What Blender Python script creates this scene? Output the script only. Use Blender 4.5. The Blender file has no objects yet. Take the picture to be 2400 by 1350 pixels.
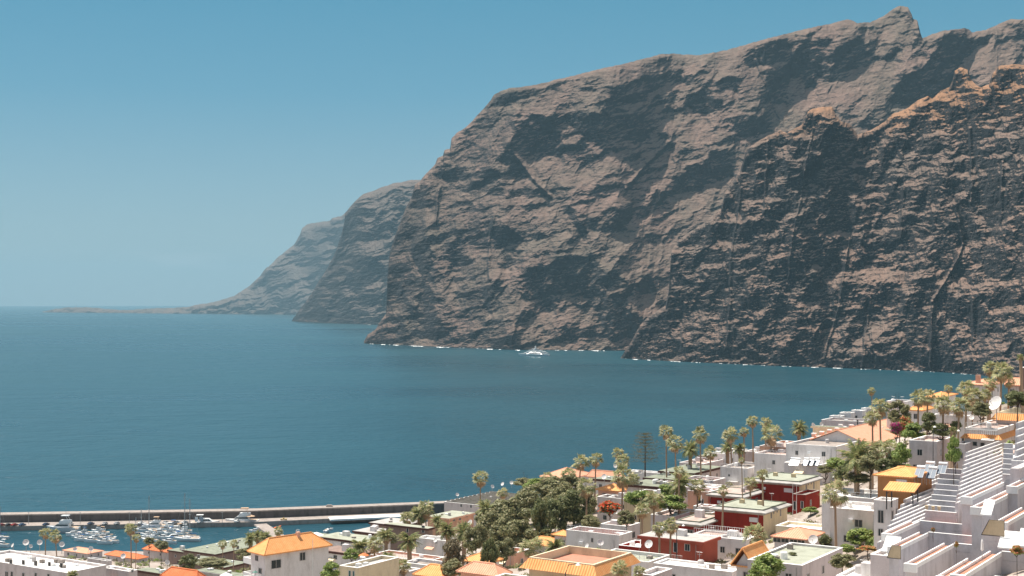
import bpy, bmesh, math, random
import numpy as np
from mathutils import Vector
R = math.radians
# ---------------------------------------------------------------- camera, sky, sun, exposure
sc = bpy.context.scene
C = sc.collection
EYE, HOR, F = 125.0, 707.0, 3200.0          # eye height (m), eye-level row and focal length of the 2400 px wide photo
cam = bpy.data.cameras.new('camera'); camo = bpy.data.objects.new('camera', cam); C.objects.link(camo)
cam.sensor_width = 36; cam.lens = 36 * F / 2400
cam.clip_start = 1; cam.clip_end = 120000
camo.location = (0, 0, EYE); camo.rotation_euler = (R(90), 0, 0)
cam.shift_y = (HOR - 675) / 2400
sc.camera = camo

SUN_EL, SUN_AZ = 64, -54                     # degrees; azimuth from the view direction, negative = left
w = bpy.data.worlds.new('World'); sc.world = w; w.use_nodes = True
nt = w.node_tree; nt.nodes.clear()
sky = nt.nodes.new('ShaderNodeTexSky'); sky.sky_type = 'NISHITA'; sky.sun_disc = False
sky.sun_elevation = R(SUN_EL); sky.sun_rotation = R(SUN_AZ)
sky.altitude = 200; sky.air_density = 1.0; sky.dust_density = 0.6; sky.ozone_density = 1.0
tint = nt.nodes.new('ShaderNodeMix'); tint.data_type = 'RGBA'; tint.blend_type = 'MULTIPLY'; tint.inputs[0].default_value = 1
tint.inputs[7].default_value = (0.31, 0.38, 0.355, 1)
gam = nt.nodes.new('ShaderNodeGamma'); gam.inputs[1].default_value = 1.5
bg = nt.nodes.new('ShaderNodeBackground'); bg.inputs[1].default_value = 0.07
wo = nt.nodes.new('ShaderNodeOutputWorld')
nt.links.new(sky.outputs[0], gam.inputs[0]); nt.links.new(gam.outputs[0], tint.inputs[6])
# faint cloud wisps low over the horizon
tc = nt.nodes.new('ShaderNodeTexCoord'); mp = nt.nodes.new('ShaderNodeMapping'); mp.inputs['Scale'].default_value = (14, 14, 70)
nz = nt.nodes.new('ShaderNodeTexNoise'); nz.inputs['Scale'].default_value = 1.0; nz.inputs['Detail'].default_value = 6
cr = nt.nodes.new('ShaderNodeValToRGB'); cr.color_ramp.elements[0].position = 0.55; cr.color_ramp.elements[1].position = 0.75
sep = nt.nodes.new('ShaderNodeSeparateXYZ'); band = nt.nodes.new('ShaderNodeValToRGB')
be = band.color_ramp.elements; be[0].position = 0.008; be[0].color = (0, 0, 0, 1); be[1].position = 0.026; be[1].color = (1, 1, 1, 1)
e = be.new(0.05); e.color = (0, 0, 0, 1)
mm = nt.nodes.new('ShaderNodeMath'); mm.operation = 'MULTIPLY'; mm2 = nt.nodes.new('ShaderNodeMath'); mm2.operation = 'MULTIPLY'; mm2.inputs[1].default_value = 0.35
cmix = nt.nodes.new('ShaderNodeMix'); cmix.data_type = 'RGBA'; cmix.inputs[7].default_value = (5.6, 5.9, 6.3, 1)
L = nt.links.new
L(tc.outputs['Generated'], mp.inputs[0]); L(mp.outputs[0], nz.inputs['Vector']); L(nz.outputs[0], cr.inputs[0])
L(tc.outputs['Generated'], sep.inputs[0]); L(sep.outputs[2], band.inputs[0])
L(cr.outputs[0], mm.inputs[0]); L(band.outputs[0], mm.inputs[1]); L(mm.outputs[0], mm2.inputs[0]); L(mm2.outputs[0], cmix.inputs[0])
# dome colour by height, mixed with the physical sky; bright rosy zenith added as fill
dome = nt.nodes.new('ShaderNodeValToRGB'); de = dome.color_ramp.elements; de[0].position = 0.0; de[0].color = (0.400, 0.500, 0.575, 1); de[1].position = 0.075; de[1].color = (0.270, 0.440, 0.560, 1)
for p_, c_ in ((0.15, (0.128, 0.362, 0.520)), (0.22, (0.080, 0.320, 0.480)), (0.40, (0.17, 0.34, 0.50)), (0.75, (0.60, 0.60, 0.66)), (1.0, (0.85, 0.80, 0.82))):
    e = de.new(p_); e.color = (*c_, 1)
dm = nt.nodes.new('ShaderNodeMix'); dm.data_type = 'RGBA'; dm.inputs[0].default_value = 0.85
dsc = nt.nodes.new('ShaderNodeMix'); dsc.data_type = 'RGBA'; dsc.blend_type = 'MULTIPLY'; dsc.inputs[0].default_value = 1; dsc.inputs[7].default_value = (7.9, 7.9, 7.9, 1)
L(sep.outputs[2], dome.inputs[0]); L(dome.outputs[0], dsc.inputs[6]); L(tint.outputs[2], dm.inputs[6]); L(dsc.outputs[2], dm.inputs[7])
L(dm.outputs[2], cmix.inputs[6]); L(cmix.outputs[2], bg.inputs[0]); L(bg.outputs[0], wo.inputs[0])

sl = bpy.data.lights.new('sun', 'SUN'); so = bpy.data.objects.new('sun', sl); C.objects.link(so)
sl.energy = 4.6; sl.angle = R(0.53); sl.color = (1.0, 0.93, 0.84)
sv = Vector((math.sin(R(SUN_AZ)) * math.cos(R(SUN_EL)), math.cos(R(SUN_AZ)) * math.cos(R(SUN_EL)), math.sin(R(SUN_EL))))
so.rotation_euler = sv.to_track_quat('Z', 'Y').to_euler(); so.location = (-200, 200, 600)

vs = sc.view_settings
sc.display_settings.display_device = 'sRGB'
vs.view_transform = 'Standard'; vs.look = 'None'; vs.gamma = 1; vs.use_curve_mapping = False; vs.exposure = 0.8
sc.cycles.use_denoising = True
sc.cycles.max_bounces = 6; sc.cycles.volume_bounces = 1; sc.cycles.transparent_max_bounces = 8

# ---------------------------------------------------------------- helpers
def at(px, py, d):
    """a point of the photo (2400 px frame) at depth d metres"""
    return Vector(((px - 1200) / F * d, d, EYE - (py - HOR) / F * d))

def tag(o, label=None, cat=None, group=None, kind=None):
    if label: o['label'] = label
    if cat: o['category'] = cat
    if group: o['group'] = group
    if kind: o['kind'] = kind
    return o

def rotl(h, r): return ((h << np.uint32(r)) | (h >> np.uint32(32 - r)))
def hash2(ix, iy, seed):
    h = (ix.astype(np.int64) * 374761393 + iy.astype(np.int64) * 668265263 + seed * 974634777) & 0xFFFFFFFF
    h = h.astype(np.uint64)
    h = ((h ^ (h >> np.uint64(13))) * np.uint64(1274126177)) & np.uint64(0xFFFFFFFF)
    h = ((h ^ (h >> np.uint64(16))) * np.uint64(2246822519)) & np.uint64(0xFFFFFFFF)
    return (h ^ (h >> np.uint64(15))).astype(np.float64) / 4294967295.0
def perlin(x, y, seed=0):
    x0 = np.floor(x); y0 = np.floor(y); fx = x - x0; fy = y - y0
    u = fx * fx * fx * (fx * (fx * 6 - 15) + 10); v = fy * fy * fy * (fy * (fy * 6 - 15) + 10)
    def g(ax, ay, dx, dy):
        a = hash2(ax, ay, seed) * 2 * np.pi
        return np.cos(a) * dx + np.sin(a) * dy
    n00 = g(x0, y0, fx, fy); n10 = g(x0 + 1, y0, fx - 1, fy); n01 = g(x0, y0 + 1, fx, fy - 1); n11 = g(x0 + 1, y0 + 1, fx - 1, fy - 1)
    return 1.5 * ((n00 * (1 - u) + n10 * u) * (1 - v) + (n01 * (1 - u) + n11 * u) * v)
def fbm(x, y, seed=0, o=5, g=0.5, ridged=False):
    s = 0; a = 1; t = 0
    for i in range(o):
        n = perlin(x * 2 ** i + 17.3 * i, y * 2 ** i - 9.1 * i, seed + i)
        s = s + a * ((1 - 2 * np.abs(n)) if ridged else n); t += a; a *= g
    return s / t
def sstep(a, b, x):
    t = np.clip((x - a) / (b - a), 0, 1); return t * t * (3 - 2 * t)

def mat(name):
    m = bpy.data.materials.new(name); m.use_nodes = True
    n = m.node_tree.nodes; return m, n, m.node_tree.links.new, n['Principled BSDF']
def noise_node(n, l, scale, detail=6, rough=0.55, vec=None, dist=0.0):
    t = n.new('ShaderNodeTexNoise'); t.inputs['Scale'].default_value = scale; t.inputs['Detail'].default_value = detail
    t.inputs['Roughness'].default_value = rough; t.inputs['Distortion'].default_value = dist
    if vec is not None: l(vec, t.inputs['Vector'])
    return t
def ramp(n, l, src, stops):
    r = n.new('ShaderNodeValToRGB'); l(src, r.inputs[0])
    while len(r.color_ramp.elements) < len(stops): r.color_ramp.elements.new(0.5)
    for e, (p, c) in zip(r.color_ramp.elements, stops): e.position = p; e.color = (*c, 1) if len(c) == 3 else c
    return r
def mixc(n, l, fac, a, b, mode='MIX'):
    m = n.new('ShaderNodeMix'); m.data_type = 'RGBA'; m.blend_type = mode
    for s, v in ((0, fac), (6, a), (7, b)):
        if isinstance(v, (int, float)): m.inputs[s].default_value = v
        elif isinstance(v, tuple): m.inputs[s].default_value = (*v, 1)
        else: l(v, m.inputs[s])
    return m.outputs[2]
def grid_mesh(name, V, nu, nv, m, smooth=False, flip=False):
    """V: (nv, nu, 3) array of vertices -> one quad sheet"""
    me = bpy.data.meshes.new(name); n = nu * nv
    idx = np.arange(n).reshape(nv, nu)
    a, b, c, d = idx[:-1, :-1].ravel(), idx[:-1, 1:].ravel(), idx[1:, 1:].ravel(), idx[1:, :-1].ravel()
    q = np.stack([a, d, c, b] if flip else [a, b, c, d], 1).ravel(); nf = len(a)
    me.vertices.add(n); me.vertices.foreach_set('co', V.reshape(-1).astype(np.float32))
    me.loops.add(nf * 4); me.loops.foreach_set('vertex_index', q.astype(np.int32))
    me.polygons.add(nf); me.polygons.foreach_set('loop_start', np.arange(0, nf * 4, 4, dtype=np.int32))
    me.polygons.foreach_set('loop_total', np.full(nf, 4, dtype=np.int32))
    me.polygons.foreach_set('use_smooth', np.full(nf, smooth))
    me.update(calc_edges=True); me.materials.append(m)
    o = bpy.data.objects.new(name, me); C.objects.link(o); return o

# ---------------------------------------------------------------- sea
def make_sea():
    m, n, l, p = mat('sea_water')
    geo = n.new('ShaderNodeNewGeometry')
    mpg = n.new('ShaderNodeMapping'); l(geo.outputs['Position'], mpg.inputs[0]); mpg.inputs['Scale'].default_value = (0.55, 1, 1); mpg.inputs['Rotation'].default_value = (0, 0, R(8))
    a = noise_node(n, l, 0.09, 5, 0.6, mpg.outputs[0]); b = noise_node(n, l, 0.018, 4, 0.6, mpg.outputs[0]); c = noise_node(n, l, 0.0012, 5, 0.6, mpg.outputs[0])
    ad = n.new('ShaderNodeMath'); ad.operation = 'MULTIPLY_ADD'; ad.inputs[1].default_value = 2.6; l(b.outputs[0], ad.inputs[0]); l(a.outputs[0], ad.inputs[2])
    bp = n.new('ShaderNodeBump'); bp.inputs['Strength'].default_value = 0.8; bp.inputs['Distance'].default_value = 3.2
    l(ad.outputs[0], bp.inputs['Height']); l(bp.outputs[0], p.inputs['Normal'])
    col = ramp(n, l, c.outputs[0], [(0.3, (0.005, 0.041, 0.061)), (0.7, (0.009, 0.064, 0.087))])
    l(col.outputs[0], p.inputs['Base Color'])
    rr = n.new('ShaderNodeMapRange'); l(c.outputs[0], rr.inputs[0]); rr.inputs[1].default_value = 0.3; rr.inputs[2].default_value = 0.7
    rr.inputs[3].default_value = 0.22; rr.inputs[4].default_value = 0.40; l(rr.outputs[0], p.inputs['Roughness'])
    p.inputs['IOR'].default_value = 1.33
    bm = bmesh.new(); vs_ = [bm.verts.new((41000 * math.cos(i * math.pi / 90), 41000 * math.sin(i * math.pi / 90), 0)) for i in range(180)]
    bm.faces.new(vs_); me = bpy.data.meshes.new('sea'); bm.to_mesh(me); bm.free(); me.materials.append(m)
    o = bpy.data.objects.new('sea', me); C.objects.link(o); o['kind'] = 'structure'
make_sea()

# ---------------------------------------------------------------- cliffs
def rock_mat(name, steep, gentle, ochre, gentle_amt=1.0, bump=6.0, sc_=1.0, crest_z=None):
    m, n, l, p = mat(name)
    geo = n.new('ShaderNodeNewGeometry')
    n1 = noise_node(n, l, 0.006 * sc_, 8, 0.62, geo.outputs['Position'], 0.4)
    n2 = noise_node(n, l, 0.05 * sc_, 6, 0.65, geo.outputs['Position'])
    mp2 = n.new('ShaderNodeMapping'); l(geo.outputs['Position'], mp2.inputs[0]); mp2.inputs['Rotation'].default_value = (0, R(12), 0); mp2.inputs['Scale'].default_value = (0.12, 0.12, 1.3)
    n3 = noise_node(n, l, 0.06 * sc_, 5, 0.6, mp2.outputs[0])
    s = ramp(n, l, n3.outputs[0], [(0.3, tuple(v * 0.72 for v in steep)), (0.55, steep), (0.75, tuple(v * 1.35 for v in (steep[0] * 1.1, steep[1], steep[2] * .95)))])  # steep faces: dark basalt, darkened and cooled further to stand for shade
    g = ramp(n, l, n1.outputs[0], [(0.35, gentle), (0.62, ochre)])
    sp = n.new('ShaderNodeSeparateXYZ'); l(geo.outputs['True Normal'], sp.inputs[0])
    f = n.new('ShaderNodeMapRange'); l(sp.outputs[2], f.inputs[0]); f.inputs[1].default_value = 0.25; f.inputs[2].default_value = 0.65; f.inputs[4].default_value = gentle_amt
    gc = g.outputs[0]
    if crest_z:                                    # dry orange grass and oxidised tuff along the crest
        pz = n.new('ShaderNodeSeparateXYZ'); l(geo.outputs['Position'], pz.inputs[0]); zn = n.new('ShaderNodeMath'); zn.operation = 'MULTIPLY_ADD'; zn.inputs[1].default_value = 160; l(n1.outputs[0], zn.inputs[0]); l(pz.outputs[2], zn.inputs[2])
        zr = n.new('ShaderNodeMapRange'); l(zn.outputs[0], zr.inputs[0]); zr.inputs[1].default_value = crest_z + 60; zr.inputs[2].default_value = crest_z + 130
        gc = mixc(n, l, zr.outputs[0], gc, (0.27, 0.15, 0.085))
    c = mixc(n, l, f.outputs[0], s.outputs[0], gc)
    v = ramp(n, l, n2.outputs[0], [(0.3, (0.72, 0.74, 0.74)), (0.7, (1.25, 1.22, 1.2))])
    c = mixc(n, l, 1.0, c, v.outputs[0], 'MULTIPLY')
    l(c, p.inputs['Base Color']); p.inputs['Roughness'].default_value = 0.95; p.inputs['Specular IOR Level'].default_value = 0.15
    bp = n.new('ShaderNodeBump'); bp.inputs['Strength'].default_value = 1.0; bp.inputs['Distance'].default_value = bump
    ms = n.new('ShaderNodeMath'); ms.operation = 'ADD'; l(n2.outputs[0], ms.inputs[0]); l(n3.outputs[0], ms.inputs[1])
    l(ms.outputs[0], bp.inputs['Height']); l(bp.outputs[0], p.inputs['Normal'])
    return m

def poisson(gx, gy, lam):
    """least squares surface with d/dx ~ gx (weight lam), d/dy ~ gy"""
    h, w_ = gx.shape
    gx2 = np.concatenate([gx, -gx[:, ::-1]], 1); gx2 = np.concatenate([gx2, gx2[::-1]], 0)
    gy2 = np.concatenate([gy, gy[:, ::-1]], 1); gy2 = np.concatenate([gy2, -gy2[::-1]], 0)
    div = lam * (gx2 - np.roll(gx2, 1, 1)) + (gy2 - np.roll(gy2, 1, 0))
    fx = np.fft.fftfreq(2 * w_) * 2 * np.pi; fy = np.fft.fftfreq(2 * h) * 2 * np.pi
    den = lam * (2 * np.cos(fx)[None] - 2) + (2 * np.cos(fy)[:, None] - 2); den[0, 0] = 1
    s = np.fft.fft2(div) / den; s[0, 0] = 0
    return np.real(np.fft.ifft2(s))[:h, :w_]
def bilin(A, x, y):
    h, w_ = A.shape; x = np.clip(x, 0, w_ - 1.001); y = np.clip(y, 0, h - 1.001)
    i = x.astype(int); j = y.astype(int); fx = x - i; fy = y - j
    return (A[j, i] * (1 - fx) + A[j, i + 1] * fx) * (1 - fy) + (A[j + 1, i] * (1 - fx) + A[j + 1, i + 1] * fx) * fy
def smooth1(a, k):
    ker = np.hanning(k * 2 + 3); ker /= ker.sum(); p = np.pad(a, (k + 1, k + 1), 'edge'); return np.convolve(p, ker, 'valid')

def cliff(name, top, base, blobs, m, seed, dip=12, bandw=55, bandh=13, thr=0.0, lam=0.04, steep=86, flat=40, noise_amp=6.0, column=0.0, uw=1.6, nv=330, top_round=14, thick=400, soft=0.17, warp=20, rib=0, streak=0.9, crest=20, dikes=()):
    top = np.array(top, float); base = np.array(base, float)
    x0, x1 = top[0, 0], top[-1, 0]
    # columns spaced by arc length of the silhouette so steep edges stay fine
    seg = np.hypot(np.diff(top[:, 0]), 0.5 * np.diff(top[:, 1])); s = np.concatenate([[0], np.cumsum(seg)])
    nu = int(s[-1] / uw); su = np.linspace(0, s[-1], nu)
    pxs = np.interp(su, s, top[:, 0]); tops = np.interp(su, s, top[:, 1])
    tops = tops + fbm(su / 22, su * 0, seed + 90, 5, 0.6) * 3.2
    bases = np.interp(pxs, base[:, 0], base[:, 1]) + np.interp(su, [0, 30], [0, 1]) * 0
    bases = bases + fbm(pxs / 40, pxs * 0, seed + 95, 4, 0.55) * 1.1
    tops = np.minimum(tops, bases - 0.5)
    # regular pixel grid for the slope map
    G = 1.2
    ya, yb = top[:, 1].min() - 10, base[:, 1].max() + 10
    gx_, gy_ = np.meshgrid(np.arange(x0 - 10, x1 + 10, G), np.arange(ya, yb, G))
    wx = fbm(gx_ / 45, gy_ / 45, seed + 1, 4) * warp; wy = fbm(gx_ / 45, gy_ / 45, seed + 7, 4) * warp * 0.7
    X = gx_ + wx; Y = gy_ + wy
    t = math.tan(R(dip)); U = X; V_ = Y + X * t
    Ln = thr + 1.5 * fbm(U / bandw, V_ / bandh, seed + 20, 5, 0.55) + 0.35 * fbm(U / bandw * 2.6, V_ / bandh * 2.2, seed + 31, 3, 0.5) + 0.45 * fbm(X / 70, Y / 70, seed + 40, 3) + 0.7 * fbm(U / 170, V_ / 6.5, seed + 140, 3, 0.5) + streak * fbm(X / 26, (Y + X * t * 1.15) / 4.2, seed + 81, 3, 0.6)
    if column: Ln = Ln + column * fbm(X / 11, Y / 60, seed + 50, 3, 0.6)
    for (cx, cy, rx, ry, an, wt) in blobs:
        a = R(an); dx, dy = X - cx, -(Y - cy)
        u = (dx * math.cos(a) + dy * math.sin(a)) / rx; v = (-dx * math.sin(a) + dy * math.cos(a)) / ry
        q = np.sqrt(u * u + v * v); Ln = Ln + 0.55 * wt * (1 - sstep(0.6, 1.35, q))
    Ls = sstep(-soft, soft, Ln)
    ang = np.radians(steep + (flat - steep) * Ls)
    base_g = np.interp(gx_[0], base[:, 0], base[:, 1]); shore = EYE * F / (base_g - HOR)
    Dm = shore.mean()
    cot = 1 / np.tan(ang); el = np.clip((HOR - gy_) / F, -0.1, 0.25)
    g = cot * Dm / F / np.clip(1 - cot * el, 0.35, 2) * G       # depth gained per grid row going up
    gyy = -g
    gxx = np.zeros_like(g)
    if rib: gxx = rib * perlin(X / 34, Y / 120, seed + 60) * Dm / F * G
    D = poisson(gxx, gyy, lam)
    jb = (base_g - ya) / G; ib = np.arange(len(base_g))
    cur = bilin(D, ib.astype(float), jb)
    diff = shore - cur
    sm = smooth1(diff, 60); fall = np.exp(-np.clip((base_g[None] - gy_), 0, 999) / 60.0)
    D = D + sm[None] + (diff - sm)[None] * fall
    # small scale relief
    D = D + noise_amp * (fbm(gx_ / 16, (gy_ + gx_ * t) / 7, seed + 70, 5, 0.62) * 1.1 + fbm(gx_ / 8, gy_ / 30, seed + 77, 4, 0.6) * (0.5 + column))
    D = D - crest * fbm((X + Y * .35) / 85, Y / 170, seed + 120, 4, 0.42, ridged=True) * np.clip((base_g[None] - gy_) / 40, 0.15, 1)
    for pl_, amp, wd in dikes:                     # thin hard dikes standing proud of the face
        for (xa, y_a), (xb, yb_) in zip(pl_[:-1], pl_[1:]):
            ex, ey = xb - xa, yb_ - y_a; tq = np.clip(((gx_ + wx * .25 - xa) * ex + (gy_ - y_a) * ey) / (ex * ex + ey * ey), 0, 1)
            dq = np.hypot(gx_ + wx * .25 - xa - tq * ex, gy_ - y_a - tq * ey); D = D - amp * np.exp(-(dq / wd) ** 2)
    tt = np.linspace(0, 1, nv)[:, None]
    PX = np.repeat(pxs[None], nv, 0); PY = bases[None] + (tops - bases)[None] * tt
    DD = bilin(D, (PX - (x0 - 10)) / G, (PY - ya) / G)
    # round over the skyline
    hpx = PY - tops[None]
    DD = DD + np.where(hpx < top_round, (1 - np.clip(hpx, 0, top_round) / top_round) ** 2 * top_round * 1.0 * Dm / F, 0)
    V = np.stack([(PX - 1200) / F * DD, DD, EYE - (PY - HOR) / F * DD], -1)
    V[0, :, 2] = -3.0
    # land behind the skyline: gives the mass its thickness
    back = []
    for k, (dy, dz) in enumerate(((thick * .15, -0.02), (thick * .4, -0.15), (thick, -0.55), (thick * 1.5, -1.02))):
        b = V[-1].copy(); b[:, 0] *= (b[:, 1] + dy) / b[:, 1]; b[:, 0] += dy * .06; b[:, 1] += dy; b[:, 2] = b[:, 2] * (1 + dz); back.append(b)
    V = np.concatenate([V, np.array(back)], 0)
    o = grid_mesh(name, V, nu, nv + 4, m, False); o['kind'] = 'structure'
    return o, pxs, bases

far_top = [(100,730.5),(130,724),(170,720),(210,721),(240,723),(270,727),(300,727),(350,723),(380,722),(410,722),(440,719),(470,713),(500,708),(530,700),(550,692),(570,680),(590,666),(608,648),(620,632),(640,615),(650,604),(655,600),(670,588),(690,572),(703,550),(708,535),(720,526),(750,520),(773,517),(780,510),(800,508),(808,500),(820,485),(840,465),(850,455),(880,445),(920,430),(960,423),(990,420),(1050,410),(1100,405)]
far_base = [(100,731),(300,733),(530,735),(640,736),(665,740),(685,752),(700,755),(800,759),(870,761),(1100,765)]
far_blobs = [(840,500,60,8,20,-.9),(880,540,60,8,18,-.9),(850,600,50,7,12,-.8),(870,470,30,14,20,.7),(790,560,18,30,0,-.6),(860,640,60,22,5,-.9),(760,640,40,20,10,-.6),(900,700,60,25,0,-.8),(720,560,25,20,0,-.3),
  (850,575,50,6,18,.9),(800,650,40,6,10,.9),(700,640,25,14,20,.8),(600,690,50,18,0,.5),(760,740,60,8,0,-.6),(900,440,70,14,12,1.2),(740,535,30,8,10,.9)]
mid_top = [(853,800),(862,785),(880,772),(890,755),(905,735),(906.5,700),(908,650),(912,600),(920,570),(935,530),(950,490),(965,460),(972,432),(985,425),(1000,405),(1020,385),(1025,372),(1038,365),(1042,350),(1055,348),(1058,325),(1070,312),(1090,300),(1110,280),(1130,258),(1150,235),(1158,222),(1175,212),(1200,206),(1250,200),(1320,183),(1400,163),(1450,152),(1500,140),(1550,127),(1582,125),(1600,128),(1640,129),(1700,118),(1800,90),(1850,77),(1900,65),(1950,55),(1985,45),(2000,48),(2010,54),(2040,52),(2070,38),(2095,20),(2110,13),(2128,17),(2137,33),(2140,45),(2150,48),(2158,80),(2162,90),(2180,82),(2210,72),(2260,66),(2272,70),(2278,76),(2310,70),(2350,52),(2370,44),(2400,46),(2500,40),(2600,60)]
mid_base = [(853,805),(1000,812),(1200,820),(1460,822),(2600,836)]
mid_blobs = [(1250,313,60,45,0,-2),(1206,381,22,42,35,-1.6),(1372,290,36,28,0,-1.8),(1437,260,30,22,0,-1.5),(1416,307,36,40,0,-1.6),(1304,349,18,22,0,-1.5),(1369,346,15,25,0,-1.4),(1488,296,40,30,0,-1.8),
 (1230,221,35,12,10,-1.3),(1182,232,20,14,20,-1),(1275,207,35,7,12,-1.2),(1327,192,30,5,12,-1),(1060,402,35,16,0,-1.4),(1108,432,35,8,15,-1.4),(1155,408,20,20,0,-1.2),(1378,387,25,10,-10,-1.2),(1245,450,40,14,0,-1.6),(990,455,25,35,0,-1.0),(1215,482,40,8,10,-1.2),
 (998,645,20,105,0,-1.8),(1067,600,18,60,0,-1.4),(1182,560,30,28,0,-1.8),(1350,650,85,42,-8,-2),(1275,665,50,40,0,-1.8),(1155,700,22,42,0,-1.8),(1437,690,30,60,-10,-2),(1450,750,25,50,0,-1.8),(1230,745,22,20,0,-1.6),(1345,785,70,18,0,-1.6),(1007,775,40,24,0,-1.4),(1460,520,20,25,0,-1.4),(1354,520,10,42,35,-1.6),(1400,530,25,12,-20,-1.4),(930,680,18,100,-8,-.7),
 (1830,125,70,22,10,-1.6),(1886,152,50,28,15,-1.6),(1993,125,30,38,-20,-1.8),(1820,205,30,48,0,-2),(1761,296,45,25,0,-1.9),(1720,187,30,12,10,-1.5),(1765,148,18,14,-30,-1.4),(1650,240,26,32,-40,-1.6),(1533,192,18,20,0,-1.5),(1572,172,25,20,0,-1.2),(1563,225,32,14,20,-1.4),(1554,308,15,20,0,-1.3),
 (1652,391,75,15,27,-2),(1698,405,50,14,24,-1.8),(1622,430,42,14,22,-1.8),(1685,358,25,12,0,-1.5),(1542,391,24,8,20,-1.4),(1440,432,28,8,0,-1.3),(1904,198,12,12,0,-1.4),(2150,205,66,34,18,-2.2),(2235,112,42,34,10,-2.2),(2200,160,50,40,30,-2.0),(2152,105,12,18,-10,-1.8),(2096,124,28,9,25,-1.5),(1978,140,42,26,10,-1.6),(1913,70,26,10,35,-1.4),(2363,85,32,9,15,-1.2),(2395,55,30,9,10,-1),(2090,30,24,10,30,-.8),
 (1549,469,22,18,0,-1.6),(1515,490,28,9,40,-1.5),(1437,512,32,30,0,-1.6),(1534,559,18,14,0,-1.4),(1518,665,22,16,35,-1.7),(1431,730,30,60,0,-1.6),(1471,680,13,25,-20,-1.5),(1478,760,18,40,0,-1.2),
 (1303,738,60,12,10,1.3),(1240,705,60,7,8,1.3),(1150,590,85,4,9,1.6),(1245,615,80,6,14,1.8),(1365,735,40,12,12,1.6),(1275,525,70,14,10,1),(1067,717,30,10,10,1.2),(1290,395,45,18,-10,1.4),(1340,420,70,14,10,1.2),(1960,215,120,24,22,1.8),(1860,280,60,22,15,1.5),(1600,300,60,26,10,1.1),(1680,140,55,14,18,1.6),(1450,170,60,8,14,1),(2310,140,70,24,16,1.6),(2060,200,40,30,20,.8),(1660,450,60,12,25,1.6),(1600,500,90,10,32,1.3),(1490,610,22,60,-30,1.0),(1524,720,30,20,35,1.4),(1560,590,50,20,30,1.0),(2080,80,30,14,25,1.0),(1420,470,80,10,14,.8),(1100,360,60,8,10,.8)]
near_top = [(1455,838),(1465,822),(1480,800),(1490,780),(1500,762),(1520,742),(1560,715),(1568,680),(1570,640),(1574,585),(1600,555),(1650,522),(1690,490),(1700,450),(1735,400),(1750,350),(1770,335),(1800,318),(1830,305),(1845,312),(1850,308),(1880,292),(1885,280),(1893,262),(1905,254),(1930,250),(1950,250),(1960,270),(1972,285),(1990,290),(2005,308),(2010,316),(2040,305),(2075,285),(2090,268),(2130,252),(2150,235),(2175,225),(2185,232),(2205,212),(2225,205),(2232,190),(2238,165),(2250,158),(2268,163),(2275,185),(2288,200),(2300,205),(2318,198),(2325,175),(2340,155),(2370,150),(2400,152),(2500,140),(2600,150)]
near_base = [(1455,840),(1600,848),(1800,857),(1950,862),(2050,866),(2200,872),(2280,878),(2400,890),(2600,905)]
near_blobs = [(1484,812,22,26,0,-1.4),(1520,790,20,22,20,-.8),(1500,835,40,8,0,-.8),(1664,543,60,18,15,-1.6),(1593,562,15,12,0,-1.2),(1667,600,50,13,10,-1.7),(1664,658,40,13,35,-1.7),(1593,645,20,10,-20,-1.2),(1600,683,25,10,0,-1.3),(1487,775,16,20,0,-1.3),(1533,755,15,10,35,-1.3),(1751,540,25,15,0,-1.2),(1966,497,40,40,0,-1.8),(1954,612,35,38,0,-1.8),(1870,612,30,40,0,-.7),(2085,692,40,8,0,-1.8),(1929,677,30,9,0,-1.2),(1757,700,30,20,0,-1.1),(1860,730,25,13,0,-1.2),(1904,798,18,22,20,-1.4),
 (1969,325,36,38,0,-2.2),(1970,420,26,80,0,-2),(2282,300,11,85,2,-2.4),(2357,175,26,20,0,-1.8),(2220,265,12,25,0,-1.4),(2170,296,32,12,0,-1.4),(2176,342,50,17,5,-1.5),(2220,580,18,66,0,-2.2),(2208,472,22,10,0,-1.3),(2343,626,45,24,0,-1.9),(2354,702,50,13,0,-1.9),(2290,745,22,42,0,-1.7),(2223,708,28,15,0,-1.5),(2139,770,18,42,0,-1.6),(2180,768,18,36,0,-1.3),(2266,507,18,32,0,-1.7),(2325,510,11,32,0,-1.6),(2170,838,60,18,0,-1.3),(2330,420,10,50,0,-1.5),(2380,450,14,40,0,-1.3),(2090,560,12,35,0,-1.2),(1780,600,14,50,0,-1),(1810,400,30,30,0,-.8),(1900,420,30,60,0,-.5),(2300,860,60,16,0,-.6),
 (1711,512,50,7,5,1.8),(1991,546,80,4.5,5,2),(2022,645,75,17,6,2),(1990,600,22,25,0,1.4),(1664,625,34,5,12,1.7),(1664,578,50,4,12,1.5),(2053,777,50,26,30,1.2),(1640,770,90,35,15,.55),(2140,252,60,5,18,2),(2215,225,30,10,20,1.8),(2378,207,50,5,8,2),(2200,314,60,4,12,2),(2230,370,40,7,5,1.4),(2378,272,32,4,25,1.8),(2115,650,60,13,10,1.4),(2343,665,50,4,5,1.8),(2362,727,50,8,10,1.5),(2343,800,50,20,5,1.1),(2208,657,25,9,20,1.4),(2343,526,45,5,25,1.9),(2266,580,32,10,18,1.5),(2240,765,25,8,10,1.2),(2131,399,70,4,3,1.9),(2046,457,40,4,6,1.4),(1930,262,24,10,0,1.1),(1860,300,26,5,18,1.5),(1860,505,60,3,12,1.3),(2060,430,40,4,10,1.2),(1800,840,90,8,3,-.6),(2100,500,30,3.5,5,1.3),(1935,815,12,25,0,1.2)]
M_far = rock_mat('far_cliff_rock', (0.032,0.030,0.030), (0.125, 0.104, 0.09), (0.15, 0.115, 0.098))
M_mid = rock_mat('mid_cliff_rock', (0.026, 0.027, 0.030), (0.146, 0.115, 0.090), (0.195, 0.131, 0.105))
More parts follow.
